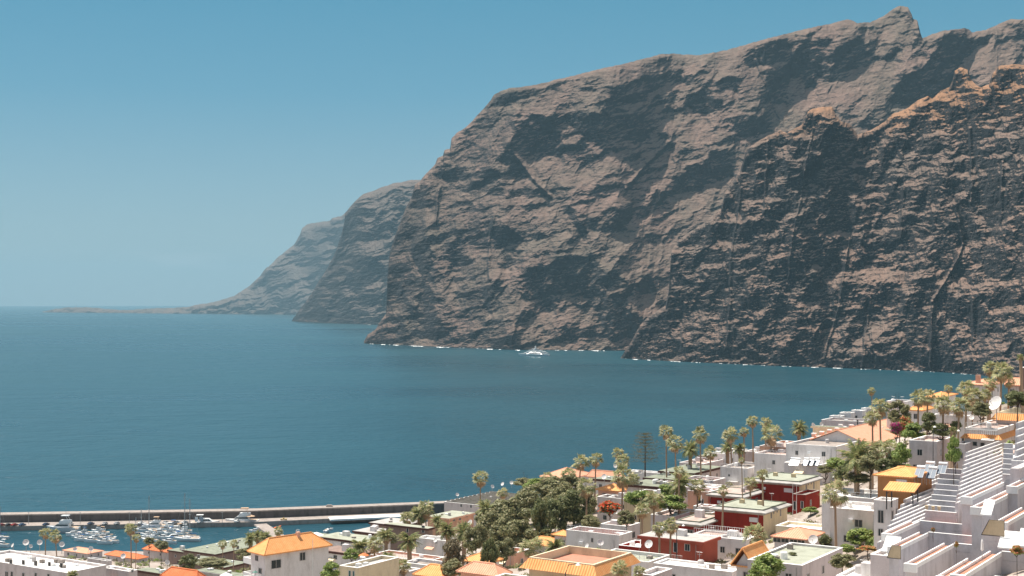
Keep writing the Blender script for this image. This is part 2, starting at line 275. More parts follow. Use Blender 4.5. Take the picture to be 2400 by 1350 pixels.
M_near = rock_mat('near_cliff_rock', (0.026, 0.026, 0.028), (0.155, 0.119, 0.098), (0.210, 0.140, 0.108), bump=3.0, sc_=1.5, crest_z=455)
fa_top = [q for q in far_top if q[0] <= 780] + [(800, 506), (815, 494), (840, 482), (900, 474)]
fb_top = [(684, 751), (690, 742), (705, 722), (722, 700), (742, 668), (765, 632), (786, 592), (800, 550), (808, 515)] + [q for q in far_top if q[0] >= 808]
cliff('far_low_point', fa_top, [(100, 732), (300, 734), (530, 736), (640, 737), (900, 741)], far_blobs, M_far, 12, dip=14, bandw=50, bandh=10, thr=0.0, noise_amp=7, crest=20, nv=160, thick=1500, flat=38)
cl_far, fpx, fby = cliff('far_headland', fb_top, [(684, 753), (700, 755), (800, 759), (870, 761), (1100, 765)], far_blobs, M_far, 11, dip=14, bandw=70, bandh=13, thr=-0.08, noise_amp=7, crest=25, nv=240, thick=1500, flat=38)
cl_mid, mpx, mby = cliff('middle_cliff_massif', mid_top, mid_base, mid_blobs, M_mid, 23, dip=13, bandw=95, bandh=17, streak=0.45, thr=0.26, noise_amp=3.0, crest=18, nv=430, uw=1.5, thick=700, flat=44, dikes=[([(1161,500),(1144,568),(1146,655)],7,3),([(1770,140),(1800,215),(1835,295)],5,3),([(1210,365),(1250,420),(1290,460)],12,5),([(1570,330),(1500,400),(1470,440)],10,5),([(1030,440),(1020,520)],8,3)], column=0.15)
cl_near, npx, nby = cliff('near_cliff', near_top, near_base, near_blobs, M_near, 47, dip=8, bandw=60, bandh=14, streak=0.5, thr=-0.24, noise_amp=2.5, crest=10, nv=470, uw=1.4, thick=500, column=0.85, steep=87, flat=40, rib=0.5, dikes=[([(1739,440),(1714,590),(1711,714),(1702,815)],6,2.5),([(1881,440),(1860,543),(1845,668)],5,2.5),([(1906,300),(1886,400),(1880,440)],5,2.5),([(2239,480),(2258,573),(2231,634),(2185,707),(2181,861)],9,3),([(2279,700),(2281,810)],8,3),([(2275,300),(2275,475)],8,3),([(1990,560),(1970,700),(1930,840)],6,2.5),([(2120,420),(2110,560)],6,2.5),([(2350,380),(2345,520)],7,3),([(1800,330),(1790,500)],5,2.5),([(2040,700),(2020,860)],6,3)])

# surf where the swell breaks against the rock
def surf(name, pxs, bys, thr, seed):
    m, n, l, p = mat('foam'); p.inputs['Base Color'].default_value = (0.75, 0.78, 0.78, 1); p.inputs['Roughness'].default_value = 0.9
    xs = np.arange(pxs.min() + 2, min(pxs.max(), 2420), 2.0); o_ = np.argsort(pxs); by = np.interp(xs, pxs[o_], bys[o_])
    wdt = np.clip(fbm(xs / 30, xs * 0, seed, 5, 0.7) + 0.02 - thr, 0, 1) * 5.5
    bm = bmesh.new(); prev = None
    for x, b, w_ in zip(xs, by, wdt):
        if w_ < 0.12: prev = None; continue
        ya_ = b - 0.3; yb_ = b + w_
        q = []
        for yy in (ya_, yb_):
            d = EYE * F / (yy - HOR); q.append(bm.verts.new(((x - 1200) / F * d, d, 0.25)))
        if prev: bm.faces.new((prev[0], prev[1], q[1], q[0]))
        prev = q
    me = bpy.data.meshes.new(name); bm.to_mesh(me); bm.free(); me.materials.append(m)
    o = bpy.data.objects.new(name, me); C.objects.link(o); o['kind'] = 'stuff'; o['label'] = 'white surf breaking along the foot of the ' + name.replace('surf_', '').replace('_', ' '); o['category'] = 'surf'
    o.name = 'surf'
surf('surf_far_headland', fpx, fby, 0.1, 5)
surf('surf_middle_cliff', mpx[mpx < 1460], mby[mpx < 1460], 0.0, 6)
surf('surf_near_cliff', npx, nby, 0.02, 7)


# ================================================================ town: helpers
class MB:
    """collects boxes, tubes and polygons; build() links them as one mesh object"""
    def __init__(s): s.v = []; s.f = []; s.m = []
    def poly(s, vs, fs, mi=0):
        o = len(s.v); s.v += [tuple(p) for p in vs]; s.f += [tuple(i + o for i in f) for f in fs]; s.m += [mi] * len(fs); return s
    def box(s, x0, x1, y0, y1, z0, z1, mi=0):
        return s.poly([(x0,y0,z0),(x1,y0,z0),(x1,y1,z0),(x0,y1,z0),(x0,y0,z1),(x1,y0,z1),(x1,y1,z1),(x0,y1,z1)],
                      [(0,3,2,1),(4,5,6,7),(0,1,5,4),(1,2,6,5),(2,3,7,6),(3,0,4,7)], mi)
    def tube(s, pts, rad, n=8, mi=0, cap=True):
        pts = [Vector(p) for p in pts]; rad = rad if isinstance(rad, (list, tuple)) else [rad] * len(pts); o = len(s.v)
        for i, p in enumerate(pts):
            d = (pts[min(i + 1, len(pts) - 1)] - pts[max(i - 1, 0)]).normalized()
            a = d.cross(Vector((0, 0, 1)) if abs(d.z) < .9 else Vector((1, 0, 0))).normalized(); b = d.cross(a)
            for k in range(n):
                t = 2 * math.pi * k / n; s.v.append(tuple(p + (a * math.cos(t) + b * math.sin(t)) * rad[i]))
        for i in range(len(pts) - 1):
            for k in range(n):
                s.f.append((o + i * n + k, o + i * n + (k + 1) % n, o + (i + 1) * n + (k + 1) % n, o + (i + 1) * n + k)); s.m.append(mi)
        if cap:
            s.f.append(tuple(o + k for k in range(n))[::-1]); s.m.append(mi); q = o + (len(pts) - 1) * n
            s.f.append(tuple(q + k for k in range(n))); s.m.append(mi)
        return s
    def lathe(s, prof, n=16, c=(0, 0, 0), mi=0):
        o = len(s.v)
        for r, z in prof:
            for k in range(n):
                t = 2 * math.pi * k / n; s.v.append((c[0] + r * math.cos(t), c[1] + r * math.sin(t), c[2] + z))
        for i in range(len(prof) - 1):
            for k in range(n):
                s.f.append((o + i * n + k, o + i * n + (k + 1) % n, o + (i + 1) * n + (k + 1) % n, o + (i + 1) * n + k)); s.m.append(mi)
        return s
    def mesh(s, name, mats):
        me = bpy.data.meshes.new(name); me.from_pydata(s.v, [], s.f)
        for m in (mats if isinstance(mats, (list, tuple)) else [mats]): me.materials.append(m)
        if any(s.m): me.polygons.foreach_set('material_index', s.m)
        return me
    def build(s, name, mats, parent=None, smooth=False, bevel=0):
        me = s.mesh(name, mats)
        if smooth: me.polygons.foreach_set('use_smooth', [True] * len(me.polygons))
        o = bpy.data.objects.new(name, me); C.objects.link(o); o.parent = parent
        if bevel:
            b = o.modifiers.new('bevel', 'BEVEL'); b.width = bevel; b.segments = 1; b.limit_method = 'ANGLE'
        return o
def empty(name, loc, rz=0, label=None, cat=None, group=None):
    o = bpy.data.objects.new(name, None); C.objects.link(o); o.location = loc; o.rotation_euler = (0, 0, rz); o.empty_display_size = 0.5
    return tag(o, label, cat, group)
def add(name, me, parent, loc=(0, 0, 0), rz=0, scale=(1, 1, 1)):
    o = bpy.data.objects.new(name, me); C.objects.link(o); o.parent = parent; o.location = loc; o.rotation_euler = (0, 0, rz); o.scale = scale; return o
def kids(o): return list(o.children)
def copy_tree(o, parent=None):
    c = o.copy(); C.objects.link(c); c.parent = parent
    for ch in kids(o): copy_tree(ch, c)
    return c

# ---------------------------------------------------------------- materials
def stucco(name, col, var=0.17, rough=0.9, scale=0.5, bump=0.0):
    m, n, l, p = mat(name); g = n.new('ShaderNodeTexCoord')
    mp = n.new('ShaderNodeMapping'); l(g.outputs['Object'], mp.inputs[0]); mp.inputs['Scale'].default_value = (1, 1, 0.35)
    a = noise_node(n, l, scale, 6, 0.65, mp.outputs[0]); b = noise_node(n, l, scale * 9, 3, 0.6, g.outputs['Object'])
    r = ramp(n, l, a.outputs[0], [(0.28, tuple(c * (1 - var * 1.6) * k for c, k in zip(col, (1, .98, .95)))), (0.5, col), (0.75, tuple(min(1, c * (1 + var * 0.5)) for c in col))])
    c = mixc(n, l, 0.5, r.outputs[0], ramp(n, l, b.outputs[0], [(0.3, (0.86,) * 3), (0.7, (1.06,) * 3)]).outputs[0], 'MULTIPLY')
    l(c, p.inputs['Base Color']); p.inputs['Roughness'].default_value = rough; p.inputs['Specular IOR Level'].default_value = 0.2
    return m
def plain(name, col, rough=0.6, metal=0.0, spec=0.4):
    m, n, l, p = mat(name); g = n.new('ShaderNodeTexCoord'); a = noise_node(n, l, 3.0, 4, 0.6, g.outputs['Object'])
    r = ramp(n, l, a.outputs[0], [(0.3, tuple(c * .85 for c in col)), (0.7, tuple(min(1, c * 1.08) for c in col))])
    l(r.outputs[0], p.inputs['Base Color']); p.inputs['Roughness'].default_value = rough; p.inputs['Metallic'].default_value = metal; p.inputs['Specular IOR Level'].default_value = spec
    return m
def tiles(name, a_, b_, period=0.42):
    """rows of curved clay tiles running down the slope"""
    m, n, l, p = mat(name); g = n.new('ShaderNodeTexCoord'); sp = n.new('ShaderNodeSeparateXYZ'); l(g.outputs['UV'], sp.inputs[0])
    w1 = n.new('ShaderNodeMath'); w1.operation = 'MULTIPLY'; w1.inputs[1].default_value = 2 * math.pi / period; l(sp.outputs[0], w1.inputs[0])
    w2 = n.new('ShaderNodeMath'); w2.operation = 'SINE'; l(w1.outputs[0], w2.inputs[0])
    w3 = n.new('ShaderNodeMapRange'); l(w2.outputs[0], w3.inputs[0]); w3.inputs[1].default_value = -1; w3.inputs[2].default_value = 1
    nn = noise_node(n, l, 0.9, 5, 0.7, g.outputs['Object'])
    c1 = ramp(n, l, nn.outputs[0], [(0.3, a_), (0.7, b_)]).outputs[0]
    c2 = mixc(n, l, 0.28, c1, ramp(n, l, w3.outputs[0], [(0.0, (0.5, 0.42, 0.4)), (0.45, (1, 1, 1))]).outputs[0], 'MULTIPLY')
    l(c2, p.inputs['Base Color']); bp = n.new('ShaderNodeBump'); bp.inputs['Distance'].default_value = 0.08; l(w3.outputs[0], bp.inputs['Height']); l(bp.outputs[0], p.inputs['Normal'])
    p.inputs['Roughness'].default_value = 0.85; p.inputs['Specular IOR Level'].default_value = 0.2
    return m
def leafm(name, c1, c2, c3=None):
    m, n, l, p = mat(name); g = n.new('ShaderNodeNewGeometry')
    st = [(0.0, c1), (0.6, c2)] + ([(0.95, c3)] if c3 else [])
    r = ramp(n, l, g.outputs['Random Per Island'], st); l(r.outputs[0], p.inputs['Base Color'])
    p.inputs['Roughness'].default_value = 0.55; p.inputs['Specular IOR Level'].default_value = 0.3
    tr = n.new('ShaderNodeBsdfTranslucent'); l(r.outputs[0], tr.inputs[0]); ms = n.new('ShaderNodeMixShader'); ms.inputs[0].default_value = 0.35
    l(p.outputs[0], ms.inputs[1]); l(tr.outputs[0], ms.inputs[2]); l(ms.outputs[0], n['Material Output'].inputs[0])
    return m
W = dict(
    white=stucco('white_render', (0.74, 0.705, 0.69)), pale=stucco('shade_toned_white_render', (0.58, 0.555, 0.57), 0.2), bright=stucco('bright_white_paint', (0.86, 0.85, 0.83), 0.06),  # pale: white terrace walls with their lavender shade put into the colour
    rosy=stucco('rosy_render', (0.62, 0.555, 0.545)), grey=stucco('grey_render', (0.50, 0.47, 0.46)), cream=stucco('cream_render', (0.78, 0.66, 0.46)),
    beige=stucco('beige_render', (0.60, 0.48, 0.32)), ochre=stucco('ochre_render', (0.44, 0.21, 0.085)), red=stucco('dark_red_render', (0.30, 0.030, 0.018), 0.18),
    brick=stucco('brick_red_render', (0.42, 0.10, 0.065), 0.15), brown=stucco('brown_stone_render', (0.27, 0.19, 0.16), 0.2), salmon=stucco('salmon_render', (0.72, 0.42, 0.30)),
    mint=stucco('mint_roof_felt', (0.35, 0.365, 0.29), 0.2), sage=stucco('sage_roof_felt', (0.24, 0.26, 0.20), 0.25), roofwhite=stucco('white_roof_paint', (0.82, 0.80, 0.76), 0.15),
    terra=stucco('terracotta_floor', (0.46, 0.22, 0.15), 0.2), concrete=stucco('concrete', (0.33, 0.285, 0.255), 0.25), darkconc=stucco('dark_breakwater_concrete', (0.11, 0.095, 0.09), 0.35),
    slab=stucco('pale_roof_slab', (0.43, 0.41, 0.385), 0.2), fascia=stucco('dark_brown_fascia', (0.10, 0.045, 0.035)), pinkfloor=stucco('pink_roof_floor', (0.50, 0.37, 0.32), 0.2))
T_or = tiles('orange_clay_tiles', (0.80, 0.33, 0.115), (0.87, 0.44, 0.18)); T_sal = tiles('faded_salmon_tiles', (0.68, 0.32, 0.20), (0.78, 0.42, 0.28)); T_red = tiles('red_clay_tiles', (0.62, 0.16, 0.06), (0.72, 0.25, 0.11))
TI = dict(orange=T_or, salmon=T_sal, redtile=T_red)
M_glass, _n, _l, _p = mat('dark_window_glass'); _p.inputs['Base Color'].default_value = (0.02, 0.03, 0.035, 1); _p.inputs['Roughness'].default_value = 0.12
M_frame = plain('window_frame_paint', (0.55, 0.52, 0.50)); M_dframe = plain('dark_frame', (0.06, 0.06, 0.06)); M_whitep = plain('white_metal_paint', (0.82, 0.82, 0.82), 0.45)
M_metal = plain('galvanised_metal', (0.45, 0.45, 0.45), 0.5, 0.6); M_dish = plain('dish_enamel', (0.72, 0.68, 0.65), 0.5); M_dark = plain('dark_metal', (0.05, 0.05, 0.055), 0.5)
M_panel, _n, _l, _p = mat('solar_glass'); _p.inputs['Base Color'].default_value = (0.05, 0.09, 0.14, 1); _p.inputs['Roughness'].default_value = 0.25
M_bark = stucco('palm_bark', (0.34, 0.235, 0.16), 0.3, scale=3); M_tbark = stucco('tree_bark', (0.10, 0.07, 0.05), 0.3, scale=3)
M_fan = leafm('fan_palm_leaf', (0.17, 0.21, 0.085), (0.38, 0.39, 0.19), (0.60, 0.49, 0.29)); M_date = leafm('date_palm_leaf', (0.12, 0.16, 0.055), (0.26, 0.28, 0.11), (0.45, 0.36, 0.17))
M_skirt = leafm('dead_frond', (0.36, 0.25, 0.14), (0.58, 0.41, 0.25))
LEAF = dict(olive=leafm('olive_green_leaf', (0.13, 0.14, 0.06), (0.26, 0.26, 0.12), (0.40, 0.35, 0.19)), dark=leafm('dark_green_leaf', (0.08, 0.10, 0.036), (0.18, 0.20, 0.08), (0.31, 0.30, 0.14)),
            bright=leafm('bright_green_leaf', (0.13, 0.20, 0.04), (0.25, 0.33, 0.08), (0.40, 0.44, 0.16)), grey=leafm('grey_brown_leaf', (0.12, 0.10, 0.06), (0.21, 0.175, 0.105), (0.3, 0.25, 0.15)),
            flame=leafm('orange_red_flower', (0.62, 0.06, 0.015), (0.80, 0.12, 0.02)), magenta=leafm('magenta_bract', (0.30, 0.02, 0.12), (0.50, 0.05, 0.22)), orange=leafm('orange_bract', (0.50, 0.12, 0.05), (0.62, 0.22, 0.10)),
            whitefl=leafm('white_flower', (0.6, 0.55, 0.5), (0.8, 0.75, 0.72)), pine=leafm('pine_needles', (0.10, 0.10, 0.05), (0.17, 0.15, 0.085), (0.24, 0.2, 0.12)))

# ---------------------------------------------------------------- terrain of the town slope
GP = []
def gp(px, *dz):
    for d, z in dz: GP.append(((px - 1200) / F * d, d, z))
gp(-500, (200, 80), (300, 55), (500, 22), (600, 2), (700, -10)); gp(-200, (200, 80), (300, 56), (500, 22), (630, 2.5), (700, -10))
gp(0, (200, 80), (300, 58), (450, 33), (550, 16), (650, 2.5), (680, -5)); gp(300, (200, 78), (300, 57), (450, 35), (550, 17), (650, 2.5), (680, -5))
gp(600, (200, 79), (300, 58), (420, 42), (520, 22), (630, 3), (680, -6)); gp(900, (200, 78), (330, 59), (385, 52), (480, 36), (600, 10), (690, -6))
gp(1050, (200, 79), (260, 70), (480, 43), (560, 36), (640, 10), (720, -8)); gp(1200, (200, 80), (330, 62), (450, 54), (560, 38), (620, 5), (700, -10))
gp(1350, (270, 75), (420, 66), (470, 58), (540, 20), (600, -8)); gp(1500, (220, 80), (270, 75), (400, 73), (440, 66), (500, 20), (560, -8))
gp(1700, (210, 82), (290, 73), (380, 76), (430, 64), (500, 15), (560, -8)); gp(1950, (150, 91), (220, 79), (280, 80), (350, 84), (410, 72), (480, 15), (540, -8))
gp(2150, (150, 92), (220, 85), (270, 89), (340, 93), (390, 80), (470, 20), (540, -8)); gp(2350, (120, 96), (200, 96), (240, 99), (330, 101), (400, 78), (480, 20), (540, -8))
gp(2700, (120, 103), (240, 108), (330, 110), (430, 80), (540, 10), (600, -8))
GP += [(-100, 60, 100), (0, 60, 101), (60, 60, 103), (0, -80, 120), (120, 0, 118), (-120, 0, 110), (160, 60, 112), (-220, 100, 92), (-400, 0, 90), (320, 100, 125), (350, 250, 118), (400, 400, 80), (420, 540, 5), (-450, 300, 50), (-450, 500, 10), (-450, 620, -8), (-450, 750, -12), (0, 800, -14), (400, 750, -14)]
gpa = np.array(GP); gx0, gy0, gz0 = gpa.T
def _tps(r2): return np.where(r2 > 0, 0.5 * r2 * np.log(np.maximum(r2, 1e-9)), 0)
_n_ = len(gx0); sc_t = 100.0
_K = _tps(((gx0[:, None] - gx0) ** 2 + (gy0[:, None] - gy0) ** 2) / sc_t ** 2) + np.eye(_n_) * 0.02
_P = np.stack([np.ones(_n_), gx0 / sc_t, gy0 / sc_t], 1); _A = np.block([[_K, _P], [_P.T, np.zeros((3, 3))]])
_w = np.linalg.solve(_A, np.concatenate([gz0, np.zeros(3)]))
def ground(x, y):
    x = np.asarray(x, float); y = np.asarray(y, float)
    r2 = ((x[..., None] - gx0) ** 2 + (y[..., None] - gy0) ** 2) / sc_t ** 2
    return np.minimum(_tps(r2) @ _w[:_n_] + _w[_n_] + _w[_n_ + 1] * x / sc_t + _w[_n_ + 2] * y / sc_t, 122)
def gz(x, y): return float(ground(x, y))
CARVE = []                                    # footprints to level under buildings: (x, y, yaw, w, l, z)

# ---------------------------------------------------------------- buildings
YAW = R(33)
def solve_u(P, k, yaw): c, s = math.cos(yaw), math.sin(yaw); return (k * P[1] - P[0]) / (c + k * s)
def solve_v(P, k, yaw): c, s = math.cos(yaw), math.sin(yaw); return (k * P[1] - P[0]) / (s - k * c)
def pk(px): return (px - 1200) / F
def uvm(me, fn):
    uv = me.uv_layers.new(name='UVMap')
    for poly in me.polygons:
        for li in poly.loop_indices: uv.data[li].uv = fn(poly, me.vertices[me.loops[li].vertex_index].co)
def tile_uv(me):
    def fn(poly, co):
        n = poly.normal; h = Vector((n.x, n.y, 0))
        if h.length < 1e-3: return (co.x, co.y)
        t = Vector((0, 0, 1)).cross(h.normalized()); return (co.dot(t), co.z)
    uvm(me, fn)
def window(par, x, y, z, w, h, ang, bars=1, shutter=None, name='window'):
    """x,y,z: centre on the wall plane in the building's frame; ang: facing (0 = front)"""
    f = MB(); t = 0.07
    f.box(-w/2 - t, -w/2 + t, -.06, .02, -h/2, h/2).box(w/2 - t, w/2 + t, -.06, .02, -h/2, h/2).box(-w/2 - t, w/2 + t, -.06, .02, h/2, h/2 + t).box(-w/2 - t, w/2 + t, -.12, .02, -h/2 - t, -h/2)
    for i in range(bars):
        q = -w/2 + w * (i + 1) / (bars + 1); f.box(q - .03, q + .03, -.05, .02, -h/2, h/2)
    o = f.build(name, M_frame, par); o.location = (x, y, z); o.rotation_euler = (0, 0, ang)
    g = MB().box(-w/2 + t, w/2 - t, -.03, .01, -h/2, h/2).build('pane', shutter or M_glass, o)
    return o
def hip_roof(par, x0, x1, y0, y1, z, rise, ov, m, ridge='x', name='roof', gable=False):
    x0 -= ov; x1 += ov; y0 -= ov; y1 += ov; b = MB(); e = 0.22
    L_ = min(x1 - x0, y1 - y0) / 2; g = 0 if gable else L_
    if ridge == 'x': r1 = (x0 + g, (y0 + y1) / 2, z + rise); r2 = (x1 - g, (y0 + y1) / 2, z + rise)
    else: r1 = ((x0 + x1) / 2, y0 + g, z + rise); r2 = ((x0 + x1) / 2, y1 - g, z + rise)
    v = [(x0,y0,z),(x1,y0,z),(x1,y1,z),(x0,y1,z),(x0,y0,z-e),(x1,y0,z-e),(x1,y1,z-e),(x0,y1,z-e), r1, r2]
    if ridge == 'x': f = [(0,1,9,8),(2,3,8,9),(1,2,9),(3,0,8)]
    else: f = [(1,2,9,8),(3,0,8,9),(0,1,8),(2,3,9)]
    if gable: f = f[:2]
    b.poly(v, f + [(4,5,1,0),(5,6,2,1),(6,7,3,2),(7,4,0,3),(7,6,5,4)])
    me = b.mesh(name, m); tile_uv(me); o = bpy.data.objects.new(name, me); C.objects.link(o); o.parent = par
    cap = MB()
    cap.tube([r1, r2], .14, 6)
    cs = [(v[0], r1), (v[1], r1 if ridge == 'y' else r2), (v[2], r2), (v[3], r2 if ridge == 'y' else r1)]
    for a, c in cs: cap.tube([a, c], .12, 6)
    cap.build('ridge_tiles', m, o)
    return o
def mansard(par, x0, x1, y0, y1, z, hgt, out, m, name='tile_skirt'):
    b = MB(); o_ = out; zt = z + hgt
    v = [(x0-o_,y0-o_,z),(x1+o_,y0-o_,z),(x1+o_,y1+o_,z),(x0-o_,y1+o_,z),(x0-.02,y0-.02,zt),(x1+.02,y0-.02,zt),(x1+.02,y1+.02,zt),(x0-.02,y1+.02,zt),(x0-.02,y0-.02,z-.1),(x1+.02,y0-.02,z-.1),(x1+.02,y1+.02,z-.1),(x0-.02,y1+.02,z-.1)]
    b.poly(v, [(0,1,5,4),(1,2,6,5),(2,3,7,6),(3,0,4,7),(8,9,1,0),(9,10,2,1),(10,11,3,2),(11,8,0,3)])
    me = b.mesh(name, m); tile_uv(me); o = bpy.data.objects.new(name, me); C.objects.link(o); o.parent = par; return o
RND = random.Random(5)
def house(label, p, h, d, wall='white', roof='flat', top='roofwhite', yaw=33, win=None, nwin=0, cat='house', w=None, l=None, par=0.55, vents=0, side=None, name='house', group=None, tile='orange', rise=1.8, ov=0.6, ridge='x', pads=0, extra=None, drop=True, shut=None, ring=None):
    """p = (px0, py0, px1, px2): top of the front left corner, columns of the front right and the back right corner"""
    px0, py0, px1, px2 = p; yr = R(yaw); P0 = at(px0, py0, d)
    W_ = w if w else solve_u(P0, pk(px1), yr); c, s = math.cos(yr), math.sin(yr)
    P1 = (P0.x + W_ * c, P0.y - W_ * s); L_ = l if l else solve_v(P1, pk(px2), yr)
    L_ = max(2.0, min(L_, 80)); H = h
    base = P0.z - H
    if drop:
        gs = [gz(P0.x + a * W_ * c + b * L_ * s, P0.y - a * W_ * s + b * L_ * c) for a in (0, 1) for b in (0, 1)]
        if min(gs) < base: base = min(gs) - 0.4; H = P0.z - base
    CARVE.append((P0.x, P0.y, yr, W_, L_, P0.z - h))
    root = empty(name, (P0.x, P0.y, base), -yr, label, cat, group)
    pr = par if roof == 'flat' else 0
    b = MB().box(0, W_, 0, L_, 0, H - pr)
    if pr:
        t = 0.28
        b.box(0, W_, 0, t, H - pr, H).box(0, W_, L_ - t, L_, H - pr, H).box(0, t, t, L_ - t, H - pr, H).box(W_ - t, W_, t, L_ - t, H - pr, H)
    b.build('wall', W[wall], root)
    if side: MB().box(W_ - .3, W_ + .03, .03, L_ - .05, .05, H - pr - .02).build('side_wall', W[side], root)
    if roof == 'flat':
        MB().box(.28, W_ - .28, .28, L_ - .28, H - pr - .1, H - pr + .03).build('roof', W[top], root)
        cp = MB(); e = .05; t = .33; z0, z1 = H, H + .07
        cp.box(-e, W_ + e, -e, t, z0, z1).box(-e, W_ + e, L_ - t, L_ + e, z0, z1).box(-e, t, t, L_ - t, z0, z1).box(W_ - t, W_ + e, t, L_ - t, z0, z1)
        cp.build('coping', W[ring or 'bright'], root)
    elif roof == 'slab':
        r = MB(); o_ = 0.9
        v = [(-.05,-.05,H-.35),(W_+.05,-.05,H-.35),(W_+.05,L_+.05,H-.35),(-.05,L_+.05,H-.35),(-o_,-o_,H+.05),(W_+o_,-o_,H+.05),(W_+o_,L_+o_,H+.05),(-o_,L_+o_,H+.05),(-o_,-o_,H+.28),(W_+o_,-o_,H+.28),(W_+o_,L_+o_,H+.28),(-o_,L_+o_,H+.28),(.3,.3,H+.7),(W_-.3,.3,H+.7),(W_-.3,L_-.3,H+.7),(.3,L_-.3,H+.7)]
        f = []
        for a in (0, 4, 8):
            f += [(a+i, a+(i+1)%4, a+4+(i+1)%4, a+4+i) for i in range(4)]
        r.poly(v, f + [(12,13,14,15)]); r.build('roof', W['slab'], root)
        MB().box(.5, W_-.5, .5, L_-.5, H+.6, H+.73).build('roof_felt', W[top], root)
        rm = MB(); rm.box(.1, W_-.1, .1, .4, H+.68, H+.86).box(.1, W_-.1, L_-.4, L_-.1, H+.68, H+.86).box(.1, .4, .4, L_-.4, H+.68, H+.86).box(W_-.4, W_-.1, .4, L_-.4, H+.68, H+.86)
        rm.build('roof_kerb', W['sage'], root)
    elif roof == 'fascia':
        o_ = .5; MB().box(-o_, W_+o_, -o_, L_+o_, H, H+.55).build('roof_edge', W['fascia' if wall in ('white','brown','rosy') else wall], root)
        MB().box(-o_+.15, W_+o_-.15, -o_+.15, L_+o_-.15, H+.5, H+.62).build('roof', W[top], root)
    elif roof in ('hip', 'gable'):
        hip_roof(root, 0, W_, 0, L_, H, rise, ov, TI[tile], ridge, gable=(roof == 'gable'))
        if roof == 'gable':
            if ridge == 'y': [MB().poly([(0,yy,H),(W_,yy,H),(W_/2,yy,H+rise*W_/(W_+2*ov))],[(0,1,2)]).build('gable_wall', W[wall], root) for yy in (.02, L_-.02)]
            else: [MB().poly([(xx,0,H),(xx,L_,H),(xx,L_/2,H+rise*L_/(L_+2*ov))],[(0,1,2)]).build('gable_wall', W[wall], root) for xx in (.02, W_-.02)]
    elif roof == 'mansard':
        mansard(root, 0, W_, 0, L_, H - .1, 1.3, 1.0, TI[tile]); t = .3
        pp = MB().box(0, W_, 0, t, H, H+1.35).box(0, W_, L_-t, L_, H, H+1.35).box(0, t, t, L_-t, H, H+1.35).box(W_-t, W_, t, L_-t, H, H+1.35)
        pp.build('parapet', W['cream'], root); MB().box(t, W_-t, t, L_-t, H-.05, H+.25).build('roof', W[top], root)
    rt = H + (.03 - pr if roof == 'flat' else .62 if roof == 'fascia' else .73)
    if roof in ('flat', 'slab', 'fascia'):
        q = random.Random(label)
        for i in range(vents):
            x, y = q.uniform(.15, .85) * W_, q.uniform(.15, .85) * L_; sx = q.uniform(.3, .55)
            MB().box(x - sx, x + sx, y - sx, y + sx, rt, rt + q.uniform(.35, .8)).build('roof_vent', W['bright' if q.random() < .6 else 'concrete'], root)
        for i in range(pads):                       # joints and upstands across a long roof
            y = L_ * (i + .5) / pads
            MB().box(.05, W_ - .05, y - .13, y + .13, rt - .05, rt + .95).build('party_wall', W['concrete' if pads > 8 else wall], root)
    if roof in ('flat', 'slab', 'fascia') and W_ > 4 and L_ > 4:
        q = random.Random(label + 'roof')
        for i in range(q.choice((1, 2, 2, 3)) if d < 480 else 1):
            x, y = q.uniform(.15, .85) * W_, q.uniform(.2, .85) * L_; kd = q.random()
            if kd < .35: hh_ = q.uniform(1.2, 2.4); MB().tube([(x, y, rt - .2), (x, y, rt + hh_)], .03, 4).tube([(x - .5, y, rt + hh_ * .95), (x + .5, y, rt + hh_ * .95)], .02, 4).tube([(x - .35, y, rt + hh_ * .8), (x + .35, y, rt + hh_ * .8)], .02, 4).build('antenna', M_metal, root)
            elif kd < .7: MB().lathe([(.001, 0), (.5, 0), (.5, .9), (.35, 1.05), (.001, 1.1)], 12, (x, y, rt)).build('water_tank', W['bright' if kd < .5 else 'grey'], root)
            else: MB().box(x - .9, x + .9, y - .7, y + .7, rt, rt + q.uniform(.7, 1.9)).build('stair_head', W[wall if wall in ('white', 'rosy', 'cream') else 'white'], root)
    for it in (win or []):                           # (face, px, py, wpx, hpx)
        face, x, y, ww, hh = it[:5]; k = pk(x)
        if face == 'f': u = solve_u(P0, k, yr); dd = P0.y - u * s
        else: u = solve_v(P1, k, yr); dd = P1[1] + u * c
        zz = EYE - (y - HOR) / F * dd - base; wm = ww / F * dd / (max(.35, c) if face == 'f' else .62); hm = hh / F * dd
        nm = 'door' if hm > 1.9 and wm < 1.6 else 'window'
        if face == 'f': window(root, min(max(u, .5), W_-.5), 0, zz, wm, hm, 0, 1 if wm > .9 else 0, shut, nm)
        else: window(root, W_ + (.03 if side else 0), min(max(u, .5), L_-.5), zz, wm, hm, R(90), 1 if wm > .9 else 0, shut, nm)
    q = random.Random(label + 'w')
    if not win and nwin < 3 and H > 2.8: nwin = 3 if W_ + L_ < 22 else 5
    for rr_ in range(1 if (H - pr > 6.2 and not win) else 0):
        for i in range(nwin):
            fr_ = i < nwin / 2; span = W_ if fr_ else L_; k_ = (i if fr_ else i - nwin / 2) + q.uniform(.3, .7); pos = span * min(.9, k_ / (nwin / 2)); zz = H - pr - 4.6
            if zz > 1: window(root, pos if fr_ else W_ + (.03 if side else 0), 0 if fr_ else pos, zz, min(1.1, span * .3), 1.1, 0 if fr_ else R(90), 1)
